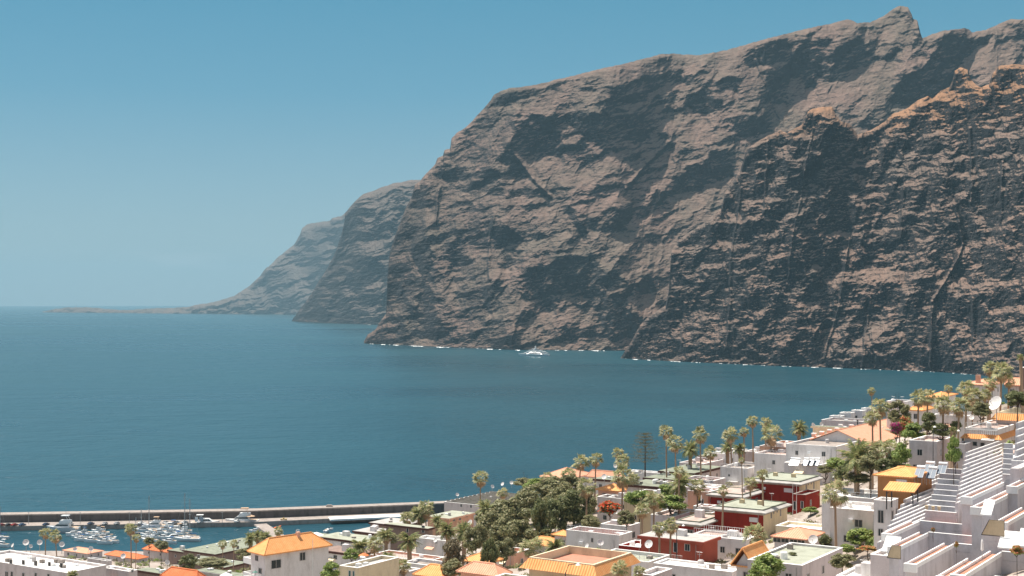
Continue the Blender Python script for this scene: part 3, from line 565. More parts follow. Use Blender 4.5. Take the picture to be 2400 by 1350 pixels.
    for i in range(nwin):
        r_ = i / max(1, nwin); n1 = max(1, int(round(nwin * W_ / (W_ + L_)))); zz = H - pr - q.uniform(1.5, 1.7)
        wm, hm = q.choice([(1.0, 1.1), (1.4, 1.2), (0.8, 1.0), (1.0, 2.0)]); zz -= (hm - 1.1) / 2
        if i < n1: window(root, W_ * (i + q.uniform(.35, .65)) / n1, 0, zz, min(wm, W_ * .4), hm, 0, 1, None, 'window' if hm < 1.9 else 'door')
        else: window(root, W_ + (.03 if side else 0), L_ * (i - n1 + q.uniform(.35, .65)) / (nwin - n1), zz, min(wm, L_ * .4), hm, R(90), 1, None, 'window' if hm < 1.9 else 'door')
    q = random.Random(label + 'x')
    if 150 < d < 400 and W_ > 6 and H - pr > 2.8 and roof != 'hip' or (q.random() < .5 and W_ > 6 and d < 400):
        kd = q.random(); x = q.uniform(.15, .55) * W_; zz = H - pr - 1.35
        if kd < .3: MB().poly([(x,-.02,zz),(x+2.4,-.02,zz),(x+2.4,-1.3,zz-.5),(x,-1.3,zz-.5),(x,-.02,zz+.06),(x+2.4,-.02,zz+.06),(x+2.4,-1.3,zz-.44),(x,-1.3,zz-.44)],[(0,1,2,3),(7,6,5,4),(0,4,5,1),(1,5,6,2),(2,6,7,3),(3,7,4,0)]).build('awning', W[q.choice(('bright', 'salmon', 'beige', 'cream'))], root)
        elif kd < .55:
            bl = MB(); z1 = zz - 1.75; bl.box(x, x+2.8, -1.1, -.01, z1-.16, z1).box(x, x+2.8, -1.1, -1.04, z1+.9, z1+.96)
            for k in range(10): bl.box(x+k*.3, x+k*.3+.04, -1.09, -1.05, z1, z1+.9)
            bl.build('balcony', W['bright'], root)
        elif kd < .8: MB().box(x, x+.8, -.4, -.02, zz-.3, zz+.3).build('air_conditioner', M_whitep, root)
        if roof == 'flat' and q.random() < .45 and L_ > 5:
            rl_ = MB(); rl_.box(.1, W_-.1, .1, .15, H+.95, H+1.0).box(.1, W_-.1, .1, .15, H+.5, H+.53)
            k = .1
            while k < W_: rl_.box(k, k+.05, .1, .15, H+.07, H+.95); k += .9
            rl_.build('railing', M_whitep, root)
        if q.random() < .5: MB().tube([(W_*.9, -.06, .2), (W_*.9, -.06, H - pr)], .05, 5).build('drain_pipe', M_metal, root)
    root['_w'] = W_; root['_l'] = L_; root['_h'] = H
    return root

# ---------------------------------------------------------------- palms and trees
def frond(b, base, az, el, L, wid, droop, pairs=9, mi=0):
    """feather frond: arching rachis with leaflets in pairs"""
    ca, sa = math.cos(az), math.sin(az); P = []
    for i in range(pairs + 2):
        t = i / (pairs + 1); e = el - droop * t * t
        P.append((t, e))
    x = z = 0; pts = [(0, 0)]
    for i in range(1, len(P)):
        st = L / (pairs + 1); e = (P[i][1] + P[i - 1][1]) / 2; x += st * math.cos(e); z += st * math.sin(e); pts.append((x, z))
    V3 = lambda r, s_, zz: (base[0] + r * ca - s_ * sa, base[1] + r * sa + s_ * ca, base[2] + zz)
    vs, fs = [], []
    for i in range(1, len(pts) - 1):
        t = i / (len(pts) - 1); r, zz = pts[i]; r2, z2 = pts[min(i + 1, len(pts) - 1)]; r0, z0 = pts[i - 1]
        wl = wid * math.sin(math.pi * min(1, .18 + t * .8)) ** .6
        for sg in (-1, 1):
            o = len(vs); vs += [V3(r0, 0, z0), V3(r, 0, zz), V3(r2 + wl * .35, sg * wl, zz - wl * .45)]; fs.append((o, o + 1, o + 2))
    b.poly(vs, fs, mi)
def palm_meshes(kind, seed):
    q = random.Random(seed); cr = MB(); sk = MB()
    if kind == 'date':
        for i in range(70):
            el = R(q.uniform(-35, 80)); frond(cr, (0, 0, 0), q.uniform(0, 6.283), el, q.uniform(.85, 1.05), .17, R(q.uniform(50, 95)), 9)
        for i in range(14): frond(sk, (0, 0, -.05), q.uniform(0, 6.283), R(q.uniform(-55, -25)), q.uniform(.6, .85), .12, R(60), 7)
        sk.lathe([(.05, -.32), (.15, -.2), (.17, -.08), (.1, .02)], 9)
    else:
        def fan(b, az, el, rl, rf, mi=0):
            ca, sa = math.cos(az), math.sin(az); r = rl * math.cos(el); z = rl * math.sin(el); n = 9; tl = q.uniform(-.5, .5)
            d = Vector((ca * math.cos(el), sa * math.cos(el), math.sin(el))); s_ = Vector((-sa, ca, 0)); s_ = (s_ + d.cross(s_) * tl).normalized(); up = s_.cross(d)
            c = Vector((r * ca, r * sa, z)); vs = [tuple(c - d * rl * .95 + s_ * .01), tuple(c - d * rl * .95 - s_ * .01), tuple(c)]; fs = [(0, 1, 2)]
            for k in range(n):
                a = R(-105 + 210 * (k + .5) / n); w_ = R(10)
                for sg in (-1, 1): pass
                L1 = rf * (1 - .15 * abs(a)); p1 = c + (d * math.cos(a - w_) + s_ * math.sin(a - w_)) * L1 * .55; p2 = c + (d * math.cos(a + w_) + s_ * math.sin(a + w_)) * L1 * .55
                tip = c + (d * math.cos(a) + s_ * math.sin(a)) * L1 - Vector((0, 0, 1)) * L1 * q.uniform(.2, .45)
                o = len(vs); vs += [tuple(c), tuple(p1), tuple(tip), tuple(p2)]; fs.append((o, o + 1, o + 2, o + 3))
            b.poly(vs, fs, mi)
        for i in range(56):
            el = math.asin(q.uniform(-.45, .98)); fan(cr, q.uniform(0, 6.283), el, q.uniform(.40, .66), q.uniform(.34, .52))
        for i in range(26): fan(sk, q.uniform(0, 6.283), R(q.uniform(-80, -35)), q.uniform(.35, .6), q.uniform(.28, .4))
    return cr.mesh('crown', M_date if kind == 'date' else M_fan), sk.mesh('dead_fronds', M_skirt)
PALMS = {(k, i): palm_meshes(k, 10 * i + (k == 'fan')) for k in ('fan', 'date') for i in range(6)}
def trunk_mesh(r0, r1, seed, n=9):
    q = random.Random(seed); pts, rad = [], []
    for i in range(12):
        t = i / 11; pts.append((math.sin(t * 2.2 + seed) * .012, math.cos(t * 1.7 + seed) * .012 - .012, t)); rad.append((r0 + (r1 - r0) * t ** .7) * (1 + .06 * (i % 2)))
    return MB().tube(pts, rad, n).mesh('trunk', M_bark)
TR_F = [trunk_mesh(.55, .32, i) for i in range(3)]; TR_D = [trunk_mesh(.75, .85, i + 5) for i in range(3)]
def palm(kind, px, py, wpx, d, label, group='palm trees across the town', tr=None, lean=0, tint=None, skirt=1.0):
    P = at(px, py, d); z0 = gz(P.x, P.y) - 0.2; rad = wpx / F * d / 2; H = max(P.z - z0, rad * .9)
    i = RND.randrange(6); root = empty('palm_tree', (P.x, P.y, z0), RND.uniform(0, 6.28), label, 'palm tree', group)
    root.rotation_euler = (R(RND.gauss(0, 1.6)), R(RND.gauss(0, 1.6)), root.rotation_euler[2])
    th = (tr if tr else (.5 if kind == 'fan' else .62)) * (0.6 if wpx < 24 else 1)
    add('trunk', (TR_F if kind == 'fan' else TR_D)[i % 3], root, scale=(th, th, H))
    cm, sm = PALMS[(kind, i)]; R_ = rad * (1.26 if kind == 'fan' else 1.28) * RND.uniform(.94, 1.08); zs = RND.uniform(.92, 1.1)
    add('crown', cm, root, (0, 0, H), scale=(R_, R_, R_ * zs)); add('dead_fronds', sm, root, (0, 0, H), scale=(R_ * .95 * skirt, R_ * .95 * skirt, R_ * 1.05 * skirt))
    return root
def crown_mesh(seed, leaves, m, lobes=9, flat=.8, leaf=.075, spread=.62, fill=.55, m2=None, frac2=0, conical=False):
    """leaf clumps gathered round branch ends inside a unit sphere"""
    q = random.Random(seed); b = MB(); cs = []
    for i in range(lobes * 3):
        a = q.uniform(0, 6.283); z = q.uniform(-.75, .95); r = math.sqrt(max(0, 1 - z * z)) * q.uniform(.35, 1) * spread
        cs.append((r * math.cos(a), r * math.sin(a), z * spread, q.uniform(.16, .38)))
    for i in range(leaves):
        c = q.choice(cs); v = Vector((q.gauss(0, 1), q.gauss(0, 1), q.gauss(0, 1))).normalized() * c[3] * (q.random() ** fill)
        p = Vector((c[0] + v.x, c[1] + v.y, (c[2] + v.z * flat)))
        a = Vector((q.gauss(0, 1), q.gauss(0, 1), q.gauss(0, .6))).normalized(); n = v.normalized() + Vector((q.gauss(0, .5), q.gauss(0, .5), q.gauss(0, .5) + .4)); s_ = n.cross(a)
        if s_.length < 1e-3: continue
        s_.normalize(); t = s_.cross(n).normalized(); L1 = leaf * q.uniform(.6, 1.5)
        mi = 1 if (m2 and q.random() < frac2 and v.normalized().z > -.3) else 0
        b.poly([tuple(p - t * L1), tuple(p + s_ * L1 * .55), tuple(p + t * L1), tuple(p - s_ * L1 * .55)], [(0, 1, 2, 3)], mi)
    return b.mesh('crown', [m] + ([m2] if m2 else [])), cs
def limbs_mesh(seed, cs, th=.05):
    q = random.Random(seed); b = MB(); top = (q.uniform(-.05, .05), q.uniform(-.05, .05), -.35)
    b.tube([(0, 0, -1.6), (top[0] * .5, top[1] * .5, -.9), top], [th, th * .8, th * .6], 7)
    for c in cs[:9]:
        m_ = tuple((a + bb) / 2 + q.uniform(-.06, .06) for a, bb in zip(top, c[:3])); b.tube([top, m_, c[:3]], [th * .5, th * .3, th * .1], 5)
    return b.mesh('trunk', M_tbark)
CR = {}
def hit_ground(px, py, d):
    """depth near d where the sight line of this pixel meets the slope"""
    best = d
    for k in range(16):
        for sg in (1, -1):
            q_ = d * (1 + sg * k * .008); P = at(px, py, q_)
            if abs(P.z - gz(P.x, P.y)) < .9: return q_
    return best
def tree(kind, px, py, wpx, hpx, d, label, cat='tree', name='tree', group=None, seed=None):
    """px, py: middle of the crown"""
    if kind not in ('flame', 'magenta', 'orange'): d = hit_ground(px, py + hpx * (.42 if name != 'tree' else .62), d)
    P = at(px, py, d); rx = wpx / F * d / 2; rz = hpx / F * d / 2; z0 = gz(P.x, P.y) - .2
    s_ = (seed if seed is not None else RND.randrange(3)); key = (kind, s_)
    if key not in CR:
        kw = dict(olive=dict(m=LEAF['olive'], leaves=9500, spread=.72, leaf=.052), dark=dict(m=LEAF['dark'], leaves=8500, spread=.7, leaf=.056), bright=dict(m=LEAF['bright'], leaves=4200, leaf=.07), grey=dict(m=LEAF['grey'], leaves=3200, leaf=.06),
                  flame=dict(m=LEAF['dark'], leaves=2600, m2=LEAF['flame'], frac2=.62), magenta=dict(m=LEAF['dark'], leaves=3000, m2=LEAF['magenta'], frac2=.8), orange=dict(m=LEAF['bright'], leaves=3000, m2=LEAF['orange'], frac2=.6), white=dict(m=LEAF['dark'], leaves=3000, m2=LEAF['whitefl'], frac2=.22))[kind]
        cm, cs = crown_mesh(100 + s_ * 7 + len(kind), **kw); CR[key] = (cm, limbs_mesh(s_, cs))
    cm, lm = CR[key]; root = empty(name, (P.x, P.y, z0), 0, label, cat, group)
    zc = P.z - z0
    if zc < rz * .6: zc = rz * .6
    az = RND.uniform(0, 6.28)
    add('crown', cm, root, (0, 0, zc), az, (rx * 1.15, rx * 1.15, rz * 1.15)); add('trunk', lm, root, (0, 0, zc), az, (rx, rx, zc / 1.6))
    return root

# ================================================================ buildings, from the harbour end towards the camera
def dish(px, py, dpx, d, label, az=None, color=None, group='satellite dishes on the roofs'):
    P = at(px, py, d); r = dpx / F * d / 2
    root = empty('satellite_dish', (P.x, P.y, P.z - r * 1.5), R(az if az is not None else RND.uniform(-50, 40)), label, 'satellite dish', group)
    prof = [(0.001, -.16), (.35, -.14), (.7, -.06), (.98, .06), (1, .07), (.98, .09), (.7, -.02), (.35, -.1), (.001, -.12)]
    b = MB().lathe(prof, 20); me = b.mesh('reflector', color or M_dish); o = add('reflector', me, root, (0, -.1 * r, r * 1.5), 0, (r, r, r)); o.rotation_euler = (R(62), 0, 0)
    MB().tube([(0, .15 * r, -1.2), (0, .15 * r, r * 1.4)], .05 + r * .03, 6).build('mast', M_metal, root)
    MB().tube([(0, -.2 * r, r * .75), (0, -r * 1.0, r * 1.75)], .03 + r * .01, 5).tube([(0, -r * .93, r * 1.7), (0, -r * 1.08, r * 1.82)], .07 + r * .03, 6).build('feed_arm', M_metal, root)
    return root
def heater(px, py, d, label, n=1, wpx=14, yaw=33):
    P = at(px, py, d); w_ = wpx / F * d; root = empty('solar_water_heater', (P.x, P.y, P.z - 1.6), R(-yaw), label, 'solar heater', 'solar water heaters on the roofs')
    t = math.radians(40); L_ = 2.0
    MB().poly([(-w_/2, 0, 0), (w_/2, 0, 0), (w_/2, L_*math.cos(t), L_*math.sin(t)), (-w_/2, L_*math.cos(t), L_*math.sin(t)), (-w_/2, .05, -.1), (w_/2, .05, -.1), (w_/2, L_*math.cos(t)+.05, L_*math.sin(t)-.1), (-w_/2, L_*math.cos(t)+.05, L_*math.sin(t)-.1)],
              [(0,1,2,3),(7,6,5,4),(0,4,5,1),(1,5,6,2),(2,6,7,3),(3,7,4,0)]).build('collector', M_panel, root)
    fr = MB(); c0, c1 = (0, .02), (L_*math.cos(t), L_*math.sin(t)+.02)
    for x in (-w_/2, 0, w_/2): fr.tube([(x, c0[0], c0[1]), (x, c1[0], c1[1])], .04, 4)
    fr.build('collector_frame', M_whitep, root)
    MB().tube([(-w_/2, L_*math.cos(t)+.3, L_*math.sin(t)+.25), (w_/2, L_*math.cos(t)+.3, L_*math.sin(t)+.25)], .27, 10).build('tank', M_whitep, root)
    lg = MB()
    for x in (-w_/2+.1, w_/2-.1): lg.tube([(x, L_*math.cos(t)+.2, L_*math.sin(t)), (x, L_*math.cos(t)+.2, -1.2)], .03, 4).tube([(x, 0, 0), (x, 0, -1.2)], .03, 4)
    lg.build('stand', M_metal, root); return root

# -- left: apartment block and long low buildings down to the quay
house('white three storey apartment block with many satellite dishes on its bright flat roof', (-70, 1306, 157, 249), 11, 300, 'rosy', win=[('f',26,1317,8,10),('f',55,1318,8,10),('f',84,1320,9,11),('f',116,1322,7,9),('f',144,1325,8,10),('f',16,1346,10,12),('f',28,1346,8,12),('f',55,1348,8,10),('f',84,1348,8,10),('f',114,1350,8,9)], vents=9, name='apartment_block', cat='apartment block')
house('lavender grey flat roofed block just right of the dish covered apartment block', (238, 1330, 250, 322), 8, 310, 'rosy', win=[('r',310,1338,4,6)], vents=3, w=9)
house('long sage roofed building with brown side wall behind the round tree, nearest of its row', (322, 1340, 372, 470), 5, 400, 'brown', 'fascia', 'sage', win=[('r',407,1317,4,6),('r',465,1304,5,8)], vents=9, w=22, ov=.3)
house('brown walled building with sage flat roof left of the two tall thin palms', (420, 1318, 470, 578), 5, 480, 'brown', 'fascia', 'sage', win=[('r',557,1283,5,7)], vents=8, w=22)
house('sage roofed waterfront building nearest the moored catamaran', (430, 1292, 520, 640), 4, 560, 'brown', 'fascia', 'sage', vents=10, w=18)
house('long sage roofed quayside building under the white parasol tent', (590, 1290, 690, 800), 4, 560, 'brown', 'fascia', 'sage', nwin=4, vents=7, w=24)
house('low grey pool building with sage roof between the catamaran and the pontoon', (640, 1268, 700, 790), 3, 600, 'grey', 'fascia', 'sage', nwin=3, vents=3, w=16)
house('low quay kiosk with salmon tiled roof in front of the big motor boat cluster', (150, 1289, 205, 240), 3, 645, 'rosy', 'hip', tile='salmon', rise=1.3, nwin=2)
house('long quay building with faded red tiled roof left of the harbour palms pair', (248, 1299, 322, 345), 3, 625, 'rosy', 'hip', tile='redtile', rise=1.6, nwin=2)
house('red tiled harbour restaurant behind the pale green shrubs', (336, 1286, 392, 410), 3, 640, 'rosy', 'hip', tile='redtile', rise=2.0, nwin=2)
house('small white house with red tiled roof at the bottom edge below the round dark tree', (385, 1348, 462, 480), 4, 270, 'white', 'hip', tile='redtile', rise=1.6, nwin=2)
house('long grey roofed store behind the orange roofed villa on its left', (462, 1342, 500, 580), 4, 330, 'grey', 'fascia', 'sage', vents=4, w=14)
house('low white house beside the green parasol at the bottom edge', (480, 1372, 560, 600), 4, 270, 'white', 'flat', 'terra', nwin=2)
house('flat sage roofed quay store left of the tallest masts', (395, 1292, 430, 470), 3, 610, 'brown', 'fascia', 'sage', vents=4, w=14)
house('low pale boat shed between the two rows of red tiled quay roofs', (205, 1308, 240, 262), 3, 560, 'rosy', 'flat', 'concrete', vents=2, w=12)
house('long flat workshop behind the dish covered apartment block', (30, 1305, 110, 160), 3, 540, 'rosy', 'flat', 'concrete', vents=3, w=24)
# villa with the bright orange roof
v = house('white two storey villa with bright orange hipped roof and balconies', (588, 1291, 621, 770), 8.5, 275, 'white', 'hip', tile='orange', rise=2.6, yaw=47, ridge='y', win=[('r',647,1322,17,19),('r',709,1304,10,18),('f',602,1308,9,12),('f',610,1338,10,12)], name='villa', cat='villa')
vw, vl, vh = v['_w'], v['_l'], v['_h']
for zz in (vh - 2.6, vh - 5.6):
    MB().box(-3.2, -.02, .2, 3.8, zz - .25, zz).box(-3.2, -3.0, .2, 3.8, zz, zz + .95).box(-3.0, -.02, .2, .4, zz, zz + .95).build('balcony', W['bright'], v)
MB().box(vw*.2, vw*.2+1.2, 3, 4.4, vh + .4, vh + 2.3).build('chimney', W['bright'], v); MB().box(vw*.5, vw*.5+.7, 9, 9.7, vh + 1.2, vh + 3.1).build('chimney', W['salmon'], v)
MB().box(1.0, 3.5, -3.2, -.02, vh-5.9, vh-5.6).box(1.0, 3.5, -3.2, -3.0, vh-5.6, vh-4.6).box(1.0,1.2,-3,-.02,vh-5.6,vh-4.6).build('balcony', W['bright'], v)

# -- middle distance, right of the villa
house('white house with sage roof and brown fascia right of the orange roofed villa', (748, 1262, 872, 915), 4, 400, 'white', 'fascia', 'mint', win=[('f',803,1276,8,11)], vents=3)
house('lower white storey with brown edge beneath the brown fascia house', (752, 1293, 842, 880), 4, 385, 'white', 'fascia', 'brown', win=[('f',786,1306,9,9)], vents=0)
house('brown walled pavilion with pale grey stepped roof behind the date palm', (830, 1248, 925, 962), 4, 450, 'brown', 'fascia', 'slab', nwin=2, vents=1)
house('grey layered roof house against the dark harbour water', (868, 1228, 942, 990), 4, 490, 'brown', 'fascia', 'slab', nwin=2, vents=1, w=14)
house('brown house with curved pale green roof under the cluster of palms', (905, 1232, 1002, 1014), 4.5, 420, 'brown', 'fascia', 'mint', win=[('f',955,1243,5,9),('f',992,1240,7,16)])
house('house with mint green roof and brown edge below the grey terraced row', (1002, 1214, 1052, 1110), 4.5, 440, 'salmon', 'fascia', 'mint', win=[('r',1064,1217,5,8),('r',1078,1214,5,9),('r',1094,1208,6,7)], vents=3)
house('long grey terraced row with stepped party walls along the sea edge', (1041, 1176, 1120, 1272), 8, 520, 'rosy', 'flat', 'mint', win=[('f',1081,1185,4,6),('f',1104,1187,4,6),('r',1196,1170,4,7),('r',1206,1168,4,7)], pads=11, vents=0, name='terraced_row', cat='terraced row', w=24)
house('white flat roofed house right of the tall date palm by the villa', (975, 1260, 1044, 1068), 5, 350, 'white', 'flat', 'roofwhite', win=[('f',1022,1272,5,3)], vents=2)
house('pale terrace house with pink band and glass fence under the tall date palm', (868, 1300, 1000, 1042), 4, 315, 'salmon', 'flat', 'pinkfloor', nwin=3, ring='bright')
house('white flat terrace house behind the pineapple trunk palms', (945, 1318, 1040, 1075), 4, 285, 'white', 'flat', 'concrete', nwin=2)
house('cream flat roofed house with green shutters at the bottom edge', (796, 1326, 838, 935), 7, 235, 'cream', 'flat', 'slab', win=[('f',820,1345,6,14),('f',829,1346,5,14)], vents=3, shut=plain('green_shutter', (.03, .12, .10)))
house('white flat house behind the green shuttered one with a low roof', (858, 1330, 950, 985), 6, 250, 'rosy', 'flat', 'roofwhite', nwin=2, vents=2)
house('orange hip roofed house at the bottom edge below the three short palms', (978, 1345, 1035, 1062), 4, 230, 'white', 'hip', tile='orange', rise=1.6)
house('white house with a row of small windows behind the bare grey tree', (1088, 1312, 1140, 1170), 4, 260, 'white', 'hip', tile='orange', rise=1.2, win=[('f',1096,1319,6,8),('f',1108,1320,6,8),('f',1120,1321,6,8)])
house('salmon roofed house at the bottom between the grey tree and the dark cypress', (1080, 1338, 1165, 1190), 4, 225, 'salmon', 'hip', tile='salmon', rise=1.5)
house('pink terrace wall house seen below the big olive tree', (1128, 1288, 1205, 1240), 4, 300, 'salmon', 'flat', 'terra', nwin=2)
house('low orange roofed house in the shade of the big olive tree', (1228, 1272, 1300, 1330), 4, 320, 'white', 'hip', tile='orange', rise=1.4, nwin=1)
house('white walled house with two hipped salmon roofs behind the fan palms', (1270, 1116, 1332, 1385), 6, 430, 'white', 'hip', tile='salmon', rise=2.4, win=[('f',1302,1122,4,9)])
house('low salmon hipped roof house right of the salmon twin roof house', (1378, 1116, 1400, 1455), 5, 430, 'white', 'hip', tile='salmon', rise=2.0, nwin=2, w=12)
house('white house with dark eaves beside the leaning satellite dish', (1392, 1126, 1450, 1480), 4, 400, 'white', 'fascia', 'sage', nwin=2, vents=2)
house('house with small bright orange roof slope above the white clutter', (1402, 1146, 1450, 1474), 4, 370, 'salmon', 'hip', tile='orange', rise=1.3, nwin=1)
house('long lavender wall below the orange slope and left of the tall palm', (1400, 1164, 1478, 1500), 5, 350, 'rosy', 'flat', 'concrete', vents=4)
house('white roof terrace with pale railings left of the tall double palm', (1408, 1228, 1470, 1500), 3, 300, 'white', 'flat', 'pinkfloor', vents=2)
house('large white flat roofed house with terracotta roof floor and tall parapet', (1327, 1242, 1452, 1482), 5, 285, 'white', 'flat', 'terra', win=[('f',1388,1266,5,9)], par=1.0, vents=1)
house('narrow white wing with orange tiles left of the terracotta floored house', (1300, 1252, 1326, 1340), 5, 300, 'rosy', 'hip', tile='orange', rise=.8)
house('low white house with mint roof in front of the terracotta floored house', (1316, 1290, 1410, 1440), 4, 262, 'white', 'flat', 'mint', vents=3)
house('wide mint roofed low building left of the brick red bungalow dish', (1390, 1303, 1520, 1570), 4, 240, 'white', 'flat', 'mint', vents=5)
house('yellow beige house with wide orange tiled skirt round a sunken terrace', (1240, 1328, 1392, 1480), 7, 190, 'beige', 'mansard', 'terra', tile='orange', name='house')
house('pale mint flat roof at the bottom edge left of the orange tiled skirt', (1158, 1352, 1215, 1240), 5, 200, 'cream', 'flat', 'mint')
house('small white house at the bottom edge right of the orange tiled skirt', (1492, 1345, 1530, 1575), 5, 195, 'rosy', 'flat', 'roofwhite')
# the two dark red houses and annexes
r1 = house('dark red house with wide pale slab roof, lower of the two red ones', (1675, 1194, 1789, 1845), 4.2, 290, 'red', 'slab', 'mint', side='cream', win=[('r',1807,1206,4,16),('r',1813,1200,3,7),('r',1821,1197,3,7),('r',1829,1200,4,17)])
r2 = house('dark red house with wide pale slab roof, upper of the two red ones', (1757, 1128, 1873, 1922), 6.5, 325, 'red', 'slab', 'mint', side='cream', win=[('r',1889,1140,4,16),('r',1894,1133,3,7),('r',1901,1131,3,7),('r',1907,1137,4,17)])
for r_, sx, sw in ((r1, .80, .16), (r2, .78, .17)):
    hh_ = r_['_h']; MB().box(r_['_w']*(sx-.08), r_['_w']*(sx+.09), -.12, -.005, hh_-1.9, hh_-.95).build('sign_panel', W['white'], r_)
    for fx in (.25, .62): MB().box(r_['_w']*fx, r_['_w']*fx+.9, r_['_l']*.5, r_['_l']*.5+.9, hh_+.7, hh_+1.6).build('chimney', W['beige'], r_)
house('low dark red annex with pale slab roof left of the lower red house', (1585, 1227, 1640, 1690), 3, 287, 'red', 'slab', 'pinkfloor')
house('low dark red annex with pale slab roof left of the upper red house', (1666, 1161, 1740, 1782), 3, 318, 'red', 'slab', 'pinkfloor')
house('dark red lower wing with balcony and glazed doors right of the upper red house', (1858, 1158, 1888, 1921), 7, 312, 'red', 'flat', 'concrete', win=[('f',1862,1185,5,20),('f',1880,1183,5,16),('r',1900,1178,5,12)], ring='concrete')
# lavender sloping ended blocks and rows behind
house('lavender grey block with one small dark vent behind the red houses', (1688, 1094, 1752, 1800), 10, 375, 'white', 'flat', 'concrete', win=[('f',1709,1114,4,4)])
house('tall lavender block with solar collectors in front of the salmon gable house', (1768, 1062, 1868, 1960), 12, 372, 'white', 'flat', 'pinkfloor', vents=3)
house('low white flat block carrying the raised rack of solar collectors', (1838, 1084, 1925, 1962), 5, 346, 'white', 'flat', 'roofwhite')
house('salmon roofed house with wide lavender gable and a row of little chimneys', (1842, 1040, 1960, 2052), 10, 352, 'white', 'flat', 'concrete', vents=2)
g = house('large salmon tiled gable house with a row of little chimneys', (1895, 1034, 2035, 2068), 9, 366, 'white', 'gable', tile='salmon', rise=3.4, ridge='y', win=[('f',1972,1052,7,11)], l=40)
for i in range(6): MB().box(-.3, .7, 3+i*6, 4+i*6, g['_h']-.2, g['_h']+1.6).build('chimney', W['salmon'], g); MB().box(-.4, .8, 2.9+i*6, 4.1+i*6, g['_h']+1.6, g['_h']+1.9).build('chimney_cap', W['bright'], g)
house('low sage roofed house with dark eaves behind the salmon gable house', (1905, 1003, 1975, 2050), 6, 392, 'cream', 'fascia', 'sage', win=[('r',2033,1010,8,8)], vents=5, w=30)
house('grey flat house with one tall slot window below the stepped white row', (1925, 984, 2020, 2045), 6, 412, 'rosy', 'flat', 'concrete', win=[('f',2010,991,3,14)], vents=2)
for i, (px, py, d, lb) in enumerate([(1944, 975, 425, 'lowest'), (1968, 967, 428, 'second lowest'), (1995, 962, 431, 'second highest'), (2018, 957, 434, 'highest')]):
    house('small white box house of the stepped row against the sea, the %s' % lb, (px, py, px+26, px+36), 4, d, 'white', 'flat', 'roofwhite', vents=1, group='stepped white row by the sea')
house('small white box house with roof hatch against the sea left of the orange roofs', (2078, 940, 2122, 2142), 5, 385, 'white', 'flat', 'slab', win=[('f',2113,941,7,5)], vents=2)
house('white house with orange roof half hidden behind the leaning fan palms', (2172, 930, 2200, 2240), 7, 370, 'white', 'hip', tile='orange', rise=1.0, win=[('f',2187,938,4,6)])
house('low orange roofed house behind the pair of palms with straight trunks', (2132, 960, 2160, 2185), 5, 335, 'white', 'hip', tile='orange', rise=1.4)
h_ = house('white house with orange roof and domed chimney at the top of the slope', (2262, 900, 2318, 2345), 9, 330, 'white', 'hip', tile='salmon', rise=1.0)
MB().box(2.2, 3.2, 1, 2, h_['_h']+.2, h_['_h']+2.2).build('chimney', W['salmon'], h_)
house('white house with red rimmed sloping roof under the tall grey tower wall', (2362, 902, 2388, 2400), 9, 300, 'white', 'gable', tile='salmon', rise=1.5)
house('tall grey brown block cut by the right edge of the photo', (2391, 862, 2440, 2480), 16, 290, 'brown', 'flat', 'concrete')
house('large lavender wall house behind the shaggy trunked palms', (2186, 972, 2268, 2300), 8, 300, 'white', 'flat', 'concrete')
house('long grey beige retaining house with sloping top below the bougainvillea', (2131, 1032, 2196, 2232), 9, 262, 'rosy', 'flat', 'pinkfloor')
# rows of low roofs in the middle distance
rows = [('low lavender house under the squat palm by the sea edge', 1592, 1084, 1648, 1702, 405, 'rosy', 'flat', 'pinkfloor'), ('grey roofed house right of the thin pine tree', 1547, 1108, 1625, 1690, 385, 'rosy', 'fascia', 'sage'), ('white block with sea front terrace behind the pine tree', 1470, 1104, 1548, 1562, 415, 'white', 'flat', 'roofwhite'),
  ('house with long sage roof and red tiled edge in front of the pine tree', 1512, 1124, 1608, 1650, 365, 'rosy', 'fascia', 'sage'), ('flat sage roofed house with two long skylights', 1470, 1140, 1548, 1592, 345, 'rosy', 'fascia', 'sage'), ('white pink house left of the lavender block and its thin pole', 1600, 1122, 1672, 1700, 350, 'rosy', 'flat', 'pinkfloor'),
  ('wide pink grey house above the little orange porch', 1560, 1138, 1668, 1702, 335, 'rosy', 'flat', 'roofwhite'), ('low pale house with little orange arched porch', 1612, 1150, 1660, 1690, 325, 'salmon', 'flat', 'terra'), ('beige rendered wall house behind the green hedge', 1462, 1160, 1540, 1590, 330, 'beige', 'flat', 'concrete'),
  ('white house by the sea edge with balcony, right of the slender palm', 1668, 1062, 1702, 1752, 415, 'white', 'flat', 'roofwhite'), ('small white beach kiosk house between two palms near the sea', 1672, 1056, 1692, 1700, 440, 'white', 'flat', 'roofwhite'), ('sage roofed house beside the trunk of the thin palm', 1640, 1072, 1700, 1742, 420, 'rosy', 'fascia', 'sage'),
  ('white terrace house with orange patch on the wall in front of the salmon gable', 1780, 1045, 1842, 1895, 385, 'salmon', 'flat', 'pinkfloor'), ('rosy house with white parapet stepping to the sea', 1742, 1058, 1800, 1842, 400, 'rosy', 'flat', 'roofwhite'),
  ('small lavender tower house left of the double trunk palm', 1552, 1130, 1570, 1582, 318, 'white', 'flat', 'roofwhite'), ('pink wall house below the hedge, left of the red annex', 1525, 1206, 1580, 1622, 300, 'rosy', 'flat', 'pinkfloor'), ('beige flat house above the low red annex', 1592, 1196, 1668, 1680, 305, 'beige', 'flat', 'pinkfloor'),
  ('low white terrace with white chairs between the palm trunks', 1625, 1186, 1662, 1680, 312, 'white', 'flat', 'terra')]
for lb, a, b_, c_, e_, d, wl, rf, tp in rows:
    house(lb, (a, b_, c_, e_), 4.5, d, wl, rf, tp, nwin=2, vents=3, group='low houses in the middle of the town')
MB  # porch roof
